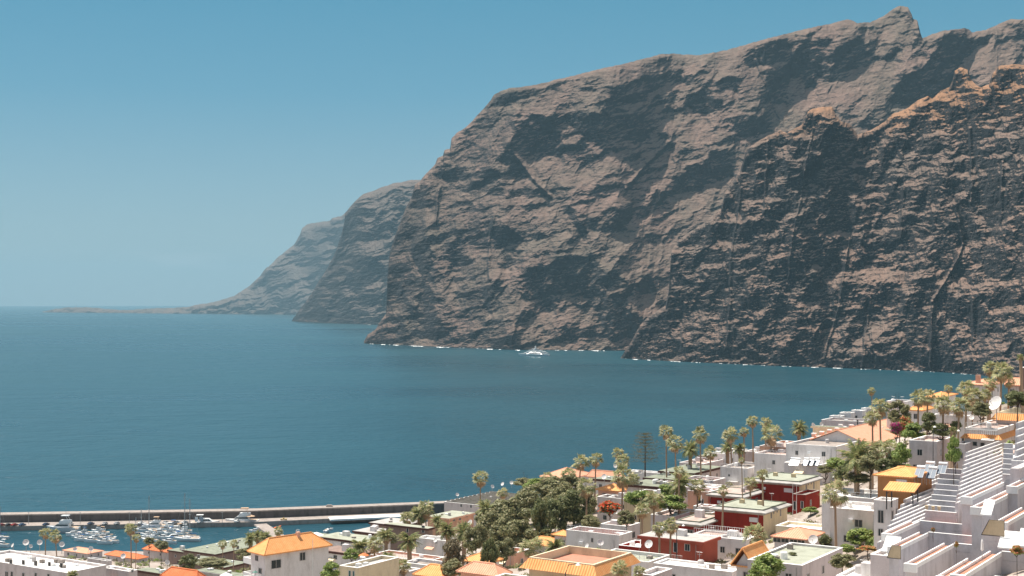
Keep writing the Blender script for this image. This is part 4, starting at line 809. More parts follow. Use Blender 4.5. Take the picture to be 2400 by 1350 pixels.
# -- in front of the red houses
house('brick red bungalow with pale flat roof, dark door and window', (1502, 1262, 1646, 1682), 4, 255, 'brick', 'fascia', 'slab', win=[('f',1583,1281,8,25),('f',1611,1283,11,15)], cat='bungalow')
bn = house('low brick red wing left of the brick red bungalow', (1450, 1278, 1502, 1540), 3, 262, 'red', 'flat', 'roofwhite')
house('white walled yard house right of the brick red bungalow', (1682, 1260, 1748, 1772), 5, 262, 'white', 'flat', 'roofwhite')
rl = house('white house with railed roof terrace in front of the lower red house', (1625, 1251, 1738, 1760), 4, 268, 'white', 'flat', 'pinkfloor', par=.3, l=5)
house('white house with wide roof terrace at the bottom edge below the brick red bungalow', (1532, 1320, 1716, 1745), 6, 205, 'white', 'flat', 'roofwhite', par=.25, vents=3)
house('long low house with curved beige edge and bright white roof', (1818, 1232, 1945, 1972), 4, 266, 'cream', 'flat', 'roofwhite', vents=1)
gl = house('low house with salmon roof over a row of four glazed bays', (1815, 1256, 1888, 1925), 4, 240, 'rosy', 'hip', tile='salmon', rise=1.3, ov=.5, win=[('f',1820,1265,16,10),('f',1840,1266,16,10),('f',1860,1267,16,10),('f',1878,1268,15,10)])
house('mint flat roofed building edged with orange tiles at the bottom', (1752, 1312, 1880, 1975), 7, 190, 'rosy', 'flat', 'mint', vents=4, par=.3)
mm_ = house('low wing with a steep faded orange roof slope behind the bright green tree', (1726, 1322, 1762, 1800), 6, 192, 'white', 'gable', tile='orange', rise=2.4, ridge='y')
house('white apartment with roof terraces behind the tall front palm', (1926, 1160, 2044, 2090), 7, 258, 'white', 'flat', 'roofwhite', vents=2)
house('lower white wing with terrace wall behind the white flowering shrub', (1945, 1190, 2060, 2100), 5, 240, 'white', 'flat', 'roofwhite')
oh = house('ochre house with orange hipped roof and pale window', (2057, 1112, 2134, 2184), 6, 228, 'ochre', 'hip', tile='orange', rise=.9, win=[('f',2113,1132,20,15)], shut=W['white'])
house('white house below the ochre one with open terrace', (2048, 1172, 2088, 2105), 3, 222, 'white', 'flat', 'roofwhite')
bh = house('white house with railed balcony and orange tiled roof strips at upper right', (2262, 1003, 2340, 2400), 5, 262, 'white', 'flat', 'pinkfloor', par=.2, win=[('f',2285,1040,9,9),('f',2303,1042,9,9)])
mansard(bh, 0, bh['_w'], 0, bh['_l'], bh['_h'] - 1.9, .9, .8, T_or)
bh2 = house('upper storey with tiled edge and glazed door behind the railed balcony', (2335, 982, 2412, 2450), 5, 272, 'white', 'mansard', 'roofwhite', win=[('f',2362,1006,16,20)])
house('pale walled garden house right of the vertical green shrubs', (2240, 1040, 2262, 2290), 5, 258, 'rosy', 'flat', 'pinkfloor')
house('low white roof with long pale parapet at the very bottom, left of the terraces', (1960, 1350, 2060, 2110), 5, 165, 'white', 'flat', 'roofwhite', par=.3)
house('white and rosy platform house under the lowest left planter', (2040, 1300, 2118, 2150), 7, 163, 'rosy', 'flat', 'roofwhite', par=.5, win=[('f', 2090, 1345, 6, 4)])

# railings on two roof terraces and the balcony (posts and rails are parts of the house)
def railing(root, x0, x1, y, z, h=1.0, step=.35, m=None, r=.03):
    b = MB(); b.box(x0, x1, y - .04, y + .04, z + h - .06, z + h).box(x0, x1, y - .03, y + .03, z + .08, z + .13)
    x = x0
    while x <= x1: b.box(x - r, x + r, y - r, y + r, z, z + h - .06); x += step
    return b.build('railing', m or W['bright'], root)
railing(rl, .1, rl['_w'] - .1, .15, rl['_h'] + .07, 1.1, .5); railing(rl, .1, rl['_w'] - .1, rl['_l'] - .2, rl['_h'] + .07, 1.1, .5)
railing(bh, .1, bh['_w'] - .1, .15, bh['_h'] + .07, 1.05, .28)
b = MB(); x = .2
while x < bh['_w'] - .2: b.lathe([(.07, 0), (.12, .2), (.05, .5), (.1, .7), (.07, .8)], 6, (x, -.9, bh['_h'] - 1.0)); x += .38
b.box(0, bh['_w'], -1.05, -.75, bh['_h'] - .2, bh['_h'] - .08).build('balustrade', W['bright'], bh)
# pergola beside the ochre house
pg = empty('pergola', tuple(at(2078, 1182, 218)), -YAW, 'dark timber pergola with orange tiled roof beside the ochre house', 'pergola')
b = MB(); hP = 2.4
for x in (0, 4.2):
    for y in (0, 2.6): MB().box(x - .08, x + .08, y - .08, y + .08, -.8, hP).build('post', M_dark, pg)
    b.tube([(x, 0, hP - .7), (x + (.7 if x == 0 else -.7), 0, hP - .05)], .05, 4)
b.build('brace', M_dark, pg)
bb = MB().poly([(-.4,-.6,hP-.05),(4.6,-.6,hP-.05),(4.6,3,hP+.95),(-.4,3,hP+.95),(-.4,-.6,hP-.2),(4.6,-.6,hP-.2),(4.6,3,hP+.8),(-.4,3,hP+.8)],[(0,1,2,3),(7,6,5,4),(0,4,5,1),(1,5,6,2),(2,6,7,3),(3,7,4,0)])
me = bb.mesh('tiled_roof', T_or); tile_uv(me); add('tiled_roof', me, pg)

# -- stepped terrace buildings on the right
def terrace_block(name, label, rows, stairs=None):
    P0 = at(rows[0][0], rows[0][1], rows[0][3]); base = P0.z - 14
    root = empty(name, (P0.x, P0.y, base), -YAW, label, 'terraced apartments'); c, s = math.cos(YAW), math.sin(YAW)
    def loc(P): dx, dy = P.x - P0.x, P.y - P0.y; return dx * c - dy * s, dx * s + dy * c, P.z - base
    for (px, py, pxe, d, wt, kind) in rows:
        P = at(px, py, d); X, Y, Z = loc(P); l_ = max(2, min(40, solve_v(P, pk(pxe), YAW))); t = .16
        if kind == 'planter':
            MB().box(X - wt, X, Y, Y + l_, Z - 9, Z - .45).build('planter_wall', W['pale'], root)
            rim = MB(); rim.box(X - wt, X, Y, Y + t, Z - .45, Z).box(X - wt, X - wt + t, Y + t, Y + l_, Z - .45, Z).box(X - t, X, Y + t, Y + l_, Z - .45, Z).build('planter_rim', W['bright'], root)
            MB().box(X - wt + t + .01, X - t - .01, Y + t + .01, Y + l_, Z - .44, Z - .3).build('soil_bed', W['terra'], root)
            MB().box(X - wt - .08, X + .08, Y - .5, Y - .02, Z - .9, Z + .02).build('planter_end', W['bright'], root)
            lu = wt + 4.6
            MB().box(X, X + lu, Y + l_, Y + l_ + 5, Z - 9, Z - .9).build('terrace_wall', W['pale'], root)
            MB().box(X, X + lu, Y + l_ - .0, Y + l_ + .22, Z - .88, Z + .02).build('parapet', W['pale'], root)
            MB().box(X - .02, X + lu + .05, Y + l_ - .05, Y + l_ + .28, Z + .03, Z + .1).build('coping', W['bright'], root)
            MB().box(X + .1, X + lu - .1, Y + l_ + .3, Y + l_ + 4.9, Z - .88, Z - .8).build('terrace_floor', W['terra'], root)
        else:
            MB().box(X - wt, X, Y, Y + l_, Z - 7, Z).build('side_wall', W['pale'], root)
            MB().box(X - .14, X + .04, Y - .05, Y + l_ + .05, Z + .01, Z + .16).build('coping', W['bright'], root)
            MB().box(X - wt + .03, X - .16, Y + .1, Y + l_ - .1, Z + .01, Z + .06).build('walk_floor', W['grey'], root)
            if wt > 1.5: MB().box(X - wt * .72, X - wt * .72 + .14, Y + .05, Y + l_, Z + .07, Z + .3).build('gutter_kerb', W['bright'], root)
    for (px, py, pxe, d, fl) in (stairs or []):
        P = at(px, py, d); X, Y, Z = loc(P); wu = solve_u(P, pk(pxe), YAW)
        MB().box(X, X + wu, Y, Y + 5.2, Z - 5, Z - .75).build('terrace_wall', W['pale'], root)
        MB().box(X + .02, X + wu - .02, Y + .02, Y + .22, Z - .74, Z).build('parapet', W['pale'], root)
        MB().box(X, X + wu, Y - .04, Y + .28, Z + .01, Z + .08).build('coping', W['bright'], root)
        MB().box(X + .1, X + wu - .1, Y + .3, Y + 5.1, Z - .74, Z - .66).build('terrace_floor', W[fl], root)
    return root
lerp = lambda a, b, t: a + (b - a) * t
left = [(2149,1322,2236,150,1.25,'planter'), (2108,1282,2176,159,1.2,'planter'), (2092,1251,2156,168,1.2,'planter')]
left += [(lerp(2062, 2146, i/11), lerp(1272, 1134, i/11), lerp(2164, 2205, i/11), lerp(178, 236, i/11), .38, 'side') for i in range(12)]
st1 = [(lerp(2168, 2207, i/8), lerp(1197, 1098, i/8), lerp(2241, 2262, i/8), lerp(180, 238, i/8), ('pinkfloor', 'terra', 'roofwhite')[i % 3]) for i in range(9)]
terrace_block('stepped_apartments', 'left run of stepped white terraces with long slanting planters', left, st1)
right = [(2224,1352,2292,141,1.2,'planter'), (2262,1348,2348,135,1.3,'planter'), (2302,1189,2390,160,1.2,'planter'), (2278,1165,2362,168,1.2,'planter')]
right += [(lerp(2245, 2266, i/12), lerp(1180, 1062, i/12), lerp(2350, 2349, i/10), lerp(178, 238, i/12), .38, 'side') for i in range(13)]
terrace_block('stepped_apartments', 'middle run of stepped white terraces beside the central stairs', right, [(lerp(2349, 2352, i/6), lerp(1112, 1040, i/6), 2374, lerp(182, 230, i/6), ('roofwhite', 'pinkfloor')[i % 2]) for i in range(7)])
top_ = [(lerp(2382, 2386, i/6), lerp(1090, 992, i/6), 2420, lerp(205, 240, i/6), .38, 'side') for i in range(7)]
top_ += [(2362,1224,2420,150,1.3,'planter'), (2390,1100,2440,176,1.2,'side'), (2385,1140,2440,170,1.2,'planter')]
terrace_block('stepped_apartments', 'right hand run of stepped white terraces cut by the photo edge', top_, [(2330, 1352, 2400, 128, 'pinkfloor'), (2300, 1252, 2400, 150, 'terra'), (2370, 1080, 2420, 185, 'roofwhite')])
# thin dark frames and pale awnings on the terraces
def frame(px, py, w_, h_, d, label):
    P = at(px, py, d); root = empty('terrace_frame', tuple(P), -YAW, label, 'frame')
    b = MB(); pts = [(0, 0, 0), (w_, 0, 0), (w_, 0, h_), (w_ * .35, 0, h_), (0, 0, 0)]; b.tube(pts, .04, 4, cap=False); b.build('frame', M_dark, root)
    MB().poly([(0.02, .01, .02), (w_, .01, 0), (w_, .01, h_), (w_ * .35, .01, h_), (.02, .05, .02), (w_, .05, 0), (w_, .05, h_), (w_ * .35, .05, h_)], [(0,1,2,3),(7,6,5,4),(0,4,5,1),(1,5,6,2),(2,6,7,3),(3,7,4,0)]).build('screen', W['beige'], root)
frame(2300, 1253, 2.4, 1.7, 147, 'slanted brown screen with dark frame on the terrace below the awning')
frame(2079, 1307, 1.6, 1.5, 158, 'small slanted dark screen left of the second planter')
def awning(px, py, w_, d, label):
    P = at(px, py, d); root = empty('awning', tuple(P), -YAW, label, 'awning', 'pale awnings on the terraces')
    MB().poly([(0,0,0),(w_,0,0),(w_,2.0,1.5),(0,2.0,1.5),(0,0,-.15),(w_,0,-.15),(w_,2.0,1.38),(0,2.0,1.38)],[(0,1,2,3),(7,6,5,4),(0,4,5,1),(1,5,6,2),(2,6,7,3),(3,7,4,0)]).build('canopy', W['bright'], root)
    MB().tube([(0.1,0,0),(0.1,2.1,-.2)], .03, 4).tube([(w_-.1,0,0),(w_-.1,2.1,-.2)], .03, 4).build('arm', M_metal, root)
awning(2338, 1282, 2.2, 145, 'pale blue white awning over the terrace by the flowering shrubs'); awning(2066, 1290, 1.8, 165, 'pale awning left of the lowest planters'); awning(2382, 1278, 2.5, 140, 'white awning at the right edge above the flowering shrubs'); awning(2298, 1205, 1.2, 158, 'small white awning under the planter end')
tag(MB().build('awning_pole', M_metal), None) if False else None

# -- dishes and heaters
for px, py, dd, d, lb in [(61,1271,15,318,'round dish with wide rim on the apartment block roof, left of the palm pair'),(93,1271,13,318,'pale tilted dish beside the first harbour palm'),(145,1276,13,310,'bright white dish right of the second harbour palm'),(72,1280,9,312,'small brown dish among the roof clutter of the apartment block'),(176,1287,10,303,'brownish dish near the front of the apartment block roof'),(213,1286,12,302,'dish at the right end of the apartment block roof'),(30,1278,10,318,'small dish far left on the apartment block roof'),(289,1303,13,316,'pale lilac dish on the lavender block roof'),(392,1318,12,300,'thin rimmed dish in front of the brown side wall'),
   (1072,1159,8,560,'small dish on the left end of the grey terraced row'),(1154,1140,9,575,'grey dish on the grey terraced row, leftmost of the near trio'),(1178,1134,9,585,'grey dish on the grey terraced row, middle of the near trio'),(1199,1131,9,590,'grey dish on the grey terraced row, rightmost of the near trio'),(1416,1117,13,395,'leaning white dish beside the dark eaved house'),(1442,1092,9,425,'small white dish peeping beside the tall fan palm'),(1407,1271,16,270,'white dish in front of the terracotta floored house'),(1376,1279,11,272,'smaller white dish left of the one before the terracotta floored house'),
   (1521,1275,20,245,'large cream dish in front of the brick red bungalow'),(1906,1264,23,235,'large bright white dish right of the glazed bays'),(1906,996,11,392,'grey dish on the sage roof behind the salmon gable'),(1925,994,9,392,'white dish on the sage roof behind the salmon gable'),(2079,960,9,300,'small dish in front of the tall shaggy palm'),(1637,1090,12,392,'cream dish on the low lavender house'),(1740,1095,8,372,'tiny dish above the lavender block'),(1939,1018,8,366,'brown round dish on the salmon tiles'),
   (1021,1266,11,342,'white dish on the roof right of the tall date palm'),(1102,1225,15,430,'large pale dish behind the date palm beside the mint roof'),(1500,1106,9,380,'dish on the row left of the pine tree'),(2277,978,13,266,'grey dish behind the orange roof strip')]:
    dish(px, py, dd, d, lb)
big = dish(2334, 945, 36, 268, 'huge pale satellite dish on the roof at upper right', az=-62)
heater(835, 1310, 240, 'single solar heater with tilted panel on the cream house roof', wpx=13)
for px, py, d, lb in [(2152,1096,226,'front left solar heater on the ochre house roof'),(2180,1098,226,'front right solar heater on the ochre house roof'),(2174,1086,231,'rear left solar heater on the ochre house roof'),(2204,1088,231,'rear right solar heater on the ochre house roof')]: heater(px, py, d, lb, wpx=20)
for i, (px, lb) in enumerate([(1859,'wide low solar collector at the left of the raised rack'),(1885,'first upright solar collector on the raised rack'),(1898,'second upright solar collector on the raised rack'),(1911,'rightmost upright solar collector on the raised rack')]): heater(px, 1076, 341, lb, wpx=(24 if i == 0 else 12))
# chimneys-like street things
def lamp(px, py, d, label, h=8, arm=1.4):
    P = at(px, py, d); z = gz(P.x, P.y); h = max(P.z - z, 4); root = empty('street_lamp', (P.x, P.y, z), 0, label, 'street lamp', 'street lamps')
    MB().tube([(0, 0, 0), (0, 0, h * .9), (arm * .25, 0, h), (arm, 0, h + .15)], [.09, .06, .05, .04], 8).build('pole', M_dark, root)
    MB().lathe([(.001, .12), (.12, .1), (.2, -.02), (.3, -.12), (.001, -.12)], 12, (arm, 0, h + .1)).build('lamp_head', W['bright'], root)
lamp(1325, 1324, 150, 'curved dark street lamp in front of the orange tiled skirt'); lamp(1586, 1232, 245, 'street lamp with white shade before the brick red bungalow', arm=1.2)
lamp(2187, 1001, 250, 'slim lamp with round white head among the upper palms', arm=.3); lamp(1952, 1118, 270, 'globe lamp above the tall front palm', arm=.2); lamp(2062, 1078, 262, 'globe lamp inside the palm garden', arm=.2); lamp(2240, 1010, 235, 'lamp behind the grey beige wall', arm=.5)
def mast_pole(px, py0, py1, d, label):
    P = at(px, py1, d); h = (py1 - py0) / F * d; root = MB().tube([(0, 0, -1), (0, 0, h)], [.07, .04], 6).build('flag_pole', W['bright']); root.location = P; tag(root, label, 'pole')
mast_pole(1694, 1097, 1128, 362, 'thin white pole in front of the lavender block'); mast_pole(733, 1262, 1350, 262, 'tall thin grey pole in front of the orange roofed villa')
mast_pole(1858, 1135, 1230, 300, 'thin bare pole before the upper red house'); mast_pole(1867, 1137, 1230, 302, 'second thin bare pole before the upper red house, on the right')
def parasol(px, py, wpx, d, m, label, closed=False):
    P = at(px, py, d); r = wpx / F * d / 2; z = 2.5; root = empty('parasol', (P.x, P.y, P.z - z), 0, label, 'parasol')
    MB().tube([(0, 0, -1), (0, 0, z)], .04, 6).build('pole', M_metal, root)
    MB().lathe([(.02, z + .05), (r * .5, z - r * .18), (r, z - r * .42), (r, z - r * .47), (r * .5, z - r * .24), (.02, z)] if not closed else [(.02, z), (.12, z - .3), (.16, z - 1.2), (.02, z - 1.3)], 8).build('canopy', m, root)
parasol(853, 1296, 26, 262, T_red, 'orange red parasol beside the solar heater'); parasol(530, 1342, 30, 260, W['bright'], 'white parasol at the bottom left of the villa'); parasol(598, 1338, 14, 255, plain('green_cloth', (.04, .16, .12)), 'small green parasol under the villa balcony')
parasol(1644, 1160, 8, 315, W['bright'], 'closed white parasol beside the small palm', True); parasol(2302, 1262, 8, 144, W['bright'], 'closed white parasol on the lower terrace', True); parasol(742, 1247, 40, 575, W['bright'], 'wide white tent canopy on the quay')
for i, (px, py, d) in enumerate([(2172,1190,176),(2187,1192,175),(2201,1193,174)]):
    P = at(px, py, d); o = MB().lathe([(.001,-.2),(.16,-.2),(.2,0),(.24,.3),(.2,.3),(.001,.26)], 10).build('flower_pot', W['beige']); o.location = P; tag(o, ('left', 'middle', 'right')[i] + ' of three flower pots on the terrace ledge', 'flower pot', 'flower pots on the ledge')

# ================================================================ palms and trees
for k, px, py, w_, d, lb in [
 ('fan',106,1249,28,520,'left one of the two palms in front of the motor boats'),('fan',137,1257,31,500,'right one of the two palms in front of the motor boats'),('fan',308,1239,31,500,'taller of the two palms beside the harbour cluster of boats'),('fan',317,1261,20,490,'shorter of the two palms beside the harbour cluster of boats'),
 ('fan',1124,1122,36,400,'lone tall palm standing free against the sea above the mint roofed house'),('fan',1353,1083,40,372,'left one of the pair of fan palms over the salmon roofs'),('fan',1393,1077,36,372,'right one of the pair of fan palms over the salmon roofs'),
 ('fan',1450,1062,28,372,'small topped palm just behind the tall shaggy one left of the pine'),('fan',1464,1080,36,360,'shaggy palm left of the thin pine tree'),('fan',1456,1118,52,318,'large palm with two trunks above the orange red flowering tree'),
 ('fan',1563,1012,33,365,'tallest slender palm right of the pine tree'),('fan',1586,1040,38,345,'slender palm just below right of the tallest one'),('fan',1643,1021,40,378,'round headed palm over the squat date palm by the sea'),('date',1618,1053,48,390,'squat date palm on the sea edge right of the slender pair'),
 ('fan',1665,1062,34,385,'pale green palm between two low roofs by the sea'),('fan',1716,1019,36,385,'left palm of the trio above the sea edge'),('fan',1744,1012,24,395,'small middle palm of the trio above the sea edge'),('date',1706,1048,36,400,'dark low date palm under the trio above the sea edge'),('date',1737,1052,34,390,'thin dry date palm right of the dark low one'),
 ('fan',1766,988,29,385,'left one of the two high palms before the sea'),('fan',1793,991,29,388,'right one of the two high palms before the sea'),('fan',1806,1020,50,380,'wide palm under the two high ones'),('date',1868,1004,40,400,'dry date palm at the sea edge left of the salmon gable'),
 ('fan',1591,1106,28,300,'palm with yellowed trunk in front of the slender one'),('date',1598,1135,64,305,'dark date palm behind the two straight brown trunks'),('fan',1632,1142,38,305,'palm right of the dark date palm, over the little porch'),
 ('fan',1742,1079,15,300,'very thin palm with a tuft only, before the lavender block'),('fan',1791,1112,26,290,'small palm in front of the upper red house roof'),('fan',1692,1149,24,285,'tiny palm beside the upper red annex'),('fan',1757,1133,32,300,'palm half hidden behind the corner of the upper red house'),
 ('fan',1531,1171,44,290,'bushy palm right of the orange red flowering tree'),('fan',1505,1196,40,275,'lower bushy palm by the white roof terrace'),('fan',1545,1240,34,245,'left one of the pair of palms before the brick red bungalow'),('fan',1570,1232,38,245,'right one of the pair of palms before the brick red bungalow'),
 ('fan',1776,1254,56,225,'stocky palm with big pale fans right of the walled yard'),('fan',1960,1156,60,232,'tall front palm with thick brown trunk beside the ochre house'),('fan',2047,917,18,330,'small topped palm high against the sea'),('fan',2066,955,46,300,'tall shaggy palm beside the magenta bougainvillea'),('fan',2045,978,40,292,'palm left of the tall shaggy one with hanging fronds'),
 ('date',2008,1072,84,262,'wide date palm at the left of the palm garden'),('fan',2062,1055,46,262,'middle fan palm of the palm garden'),('fan',2092,1052,44,258,'right fan palm of the palm garden'),('fan',2035,1062,36,266,'small fan palm inside the palm garden'),
 ('fan',2150,934,38,290,'left one of the pair of palms with straight trunks'),('fan',2172,930,40,284,'right one of the pair of palms with straight trunks'),('fan',2208,948,46,262,'left one of the two shaggy trunked palms by the lavender wall'),('fan',2244,952,46,258,'right one of the two shaggy trunked palms by the lavender wall'),
 ('fan',2225,911,20,300,'small pale palm top above the orange roof'),('fan',2262,908,44,290,'palm behind the big leafy group at upper right'),('fan',2276,932,52,272,'big leafy palm at the centre of the upper right group'),('fan',2300,925,28,275,'narrow dark palm left of the huge dish'),('fan',2314,862,34,290,'tall palm left of the double crowned one near the cliff foot'),('fan',2342,872,46,282,'double crowned palm rising in front of the cliff'),('fan',2362,893,30,284,'short palm right of the double crowned one'),('fan',2320,900,34,280,'palm crown below the tall one near the cliff foot'),('date',2398,838,20,280,'palm tip cut by the right edge at the cliff foot'),
 ('date',845,1282,46,350,'dark date palm right of the villa'),('fan',881,1277,36,262,'palm with a tall thin dark trunk in front of the white terrace'),('date',962,1268,56,300,'date palm standing over the white terrace with pink band'),('date',906,1308,36,250,'short date palm with a pineapple trunk, the larger'),('fan',924,1318,26,247,'short palm right of the pineapple trunk one'),('fan',948,1327,34,245,'bushy short palm near the orange hip roof'),
 ('fan',1000,1194,40,425,'tallest palm of the cluster over the curved green roof'),('date',981,1207,42,425,'dark palm of the cluster over the curved green roof'),('fan',956,1214,36,430,'left palm of the cluster over the curved green roof'),('date',1145,1193,56,345,'big date palm right of the mint roofed house'),('date',1052,1243,46,325,'left date palm of the pair above the white flat house'),('date',1088,1247,50,322,'right date palm of the pair above the white flat house'),('date',1025,1222,34,385,'dark small date palm below the mint roofed house'),
 ('fan',1180,1156,28,440,'palm in front of the grey terraced row windows'),('fan',1282,1120,28,420,'leftmost palm before the white salmon roofed house'),('fan',1330,1115,36,405,'palm leaning over the salmon roofed house'),('fan',1374,1142,50,340,'palm rising from the right of the olive tree group'),('fan',1248,1283,54,252,'pale palm in front of the olive trees, beside the cut hedge'),('date',1298,1282,52,262,'yellowish date palm left of the low mint roofed house'),
 ('fan',1450,1334,40,180,'small palm in front of the orange tiled skirt corner'),('fan',1502,1340,28,185,'small palm at the bottom edge right of the orange tiled skirt'),('date',1345,1298,24,235,'spiky low palm on the mint roofed house terrace'),('date',168,1350,30,240,'spiky palm tip at the bottom edge before the apartment block'),
 ('fan',523,1275,22,440,'left one of the two slim palms before the brown wall'),('fan',546,1274,18,440,'right one of the two slim palms before the brown wall'),('date',588,1263,32,430,'left palm of the clump behind the villa'),('date',605,1257,34,435,'middle palm of the clump behind the villa'),('date',622,1260,32,430,'right palm of the clump behind the villa'),('fan',656,1245,22,520,'little palm beside the pontoon'),('date',905,1255,40,380,'drooping dark palm behind the white terrace'),('date',2228,1010,24,240,'small palm tuft above the grey beige wall'),('fan',1485,1124,30,345,'palm beside the flat sage roof with skylights'),('date',1968,1110,34,268,'spiky palm above the white apartment')]:
    palm(k, px, py, w_, d, lb)
for k, px, py, w_, h_, d, lb, cat in [
 ('dark',440,1319,46,42,300,'round dark green tree before the brown side wall','tree'),('olive',378,1278,34,24,520,'grey green shrub beside the red tiled harbour restaurant','shrub'),('olive',350,1268,30,20,540,'low green shrub left of the red tiled harbour restaurant','shrub'),
 ('olive',500,1318,80,20,400,'low dry shrubs along the brown wall','shrub'),('olive',570,1300,50,30,380,'green shrub below the clump of palms','shrub'),('bright',822,1300,50,34,330,'bright green shrub right of the villa','shrub'),('bright',775,1338,60,50,215,'leafy bright shrub at the bottom edge below the villa','shrub'),('olive',905,1262,60,34,400,'dark green thicket behind the drooping palm','shrub'),
 ('olive',1190,1220,120,110,335,'broad olive green tree at the left of the tree group','tree'),('olive',1165,1245,90,100,318,'hazy olive tree with thin trunks below the big one','tree'),('olive',1232,1180,90,80,350,'olive tree behind the middle of the tree group','tree'),('dark',1268,1225,60,120,322,'tall dark green tree at the centre of the tree group','tree'),('olive',1300,1150,110,70,365,'light olive tree under the salmon roofs','tree'),('dark',1345,1190,90,90,345,'dark tree at the right of the tree group','tree'),('olive',1340,1140,70,60,352,'tree crown below the pair of fan palms','tree'),('dark',1280,1262,56,60,305,'dark ivy covered lower tree of the tree group','tree'),('bright',1258,1135,70,34,410,'pale flat shrub before the grey terraced row','shrub'),
 ('grey',1062,1302,70,96,232,'bare looking grey brown tree at the bottom edge','tree'),('dark',1146,1310,46,100,222,'narrow dark tree at the bottom edge left of the mint roof','tree'),('olive',1115,1262,60,70,300,'sparse tree left of the hazy olive tree','tree'),('olive',1385,1222,50,34,310,'brownish hedge above the terracotta floored house','hedge'),
 ('flame',1430,1190,70,40,318,'tree covered in orange red flowers','tree'),('bright',1500,1170,90,50,305,'bright green hedge right of the orange red flowering tree','hedge'),('bright',1570,1178,90,44,300,'green hedge left of the two straight brown trunks','hedge'),('olive',1468,1215,46,40,290,'shrub under the large double trunk palm','shrub'),('bright',1682,1130,40,26,330,'small shrub beside the lavender block corner','shrub'),('olive',1428,1268,60,34,282,'ivy clump hiding the low roof right of the white dish','shrub'),
 ('bright',1800,1325,86,70,165,'lush bright green tree at the bottom edge by the mint roof','tree'),('bright',1770,1345,50,40,168,'smaller green tree crown left of the lush one','tree'),('dark',1934,1272,38,44,225,'dark green conical shrub right of the large white dish','shrub'),('white',1992,1240,60,56,240,'shrub with white flowers beside the tall front palm','shrub'),('bright',2015,1258,80,46,232,'soft green shrub below the white flowering one','shrub'),('bright',2050,1272,44,36,215,'light green shrub touching the lowest terraces','shrub'),('olive',1975,1315,60,40,180,'grey green shrub right of the orange tile edge','shrub'),('bright',1985,1285,50,22,210,'low green shrub at the foot of the tall front palm','shrub'),
 ('olive',2040,1088,70,44,258,'green bush at the left foot of the palm garden','shrub'),('bright',2112,1062,50,60,252,'rounded bright bush at the right of the palm garden','shrub'),('dark',1975,1108,46,34,265,'dark bush left of the palm garden','shrub'),('dark',2075,1092,60,36,254,'dark bush behind the ochre house roof','shrub'),('bright',2128,1100,30,30,248,'low bush beside the grey beige wall','shrub'),
 ('magenta',2100,1006,34,38,282,'magenta bougainvillea beside the tall shaggy palm','shrub'),('orange',2122,1000,44,60,286,'orange bougainvillea right of the magenta one','shrub'),('olive',2108,968,60,60,305,'airy green tree above the bougainvilleas','tree'),('bright',2140,1012,60,50,278,'green tree right of the bougainvilleas','tree'),('dark',2178,990,50,50,275,'dark green tree behind the pair of palm trunks','tree'),('dark',2205,1008,50,34,262,'dark shrub behind the grey beige wall','shrub'),('bright',2235,1058,44,84,222,'tall climbing green shrub beside the pale garden wall','shrub'),
 ('dark',2384,935,70,40,262,'dark green trees at the right edge above the railed balcony','tree'),('dark',2240,1000,36,30,262,'dark shrub between the shaggy trunked palms','shrub'),('olive',2300,960,60,40,262,'shrubs behind the huge dish','shrub'),('orange',2384,1290,40,30,138,'red and green flowering shrub at the right edge on the terrace','shrub'),('bright',2388,1302,30,22,136,'small green plant at the right edge on the terrace','shrub'),('orange',2187,1242,12,14,160,'small dry orange plant on the second planter end','shrub'),('orange',2242,1276,12,18,150,'small orange plant on the third planter end','shrub'),
 ('olive',1215,1260,90,90,312,'hazy olive tree just left of the ivy covered one','tree'),('olive',1320,1180,80,80,352,'olive tree in the middle right of the tree group','tree'),('dark',1300,1210,70,80,335,'dense dark tree behind the tall dark one','tree'),('olive',1140,1215,60,60,350,'olive tree at the far left of the tree group','tree'),('olive',1375,1180,50,60,340,'tree at the right end of the tree group beside the palm','tree'),('olive',1180,1290,60,60,285,'hanging olive tree above the pink terrace wall','tree'),
 ('bright',1960,1085,60,30,275,'bright bush on the slope left of the palm garden','shrub'),('olive',1935,1100,40,22,285,'grey bush on the slope beside the upper red house','shrub'),('dark',2100,1085,60,40,256,'dark thicket under the right fan palm of the garden','shrub'),('olive',2010,1120,60,26,262,'low scrub above the white apartment roof','shrub'),('bright',1900,1195,40,18,295,'low plants on the walkway beside the red wing','shrub'),('bright',1560,1150,50,36,315,'leafy bush left of the dark date palm','shrub'),
 ('olive',1060,1330,60,40,228,'olive shrub under the grey brown tree','shrub'),('orange',2035,1285,60,14,200,'red flowering hedge left of the lowest terraces','hedge'),('olive',640,1352,50,20,300,'shrub behind the villa wall','shrub'),('olive',1230,1130,60,22,440,'dry shrubs along the grey terraced row','shrub'),('bright',1620,1180,40,34,310,'green bush at the foot of the dark date palm','shrub'),('orange',1640,1168,16,16,316,'orange flowering bush behind the closed parasol','shrub'),('dark',1858,1300,30,12,195,'low plant on the mint roof edge','shrub')]:
    tree(k, px, py, w_, h_, d, lb, cat, {'shrub': 'shrub', 'hedge': 'hedge', 'tree': 'tree'}[cat], 'trees and shrubs among the houses')
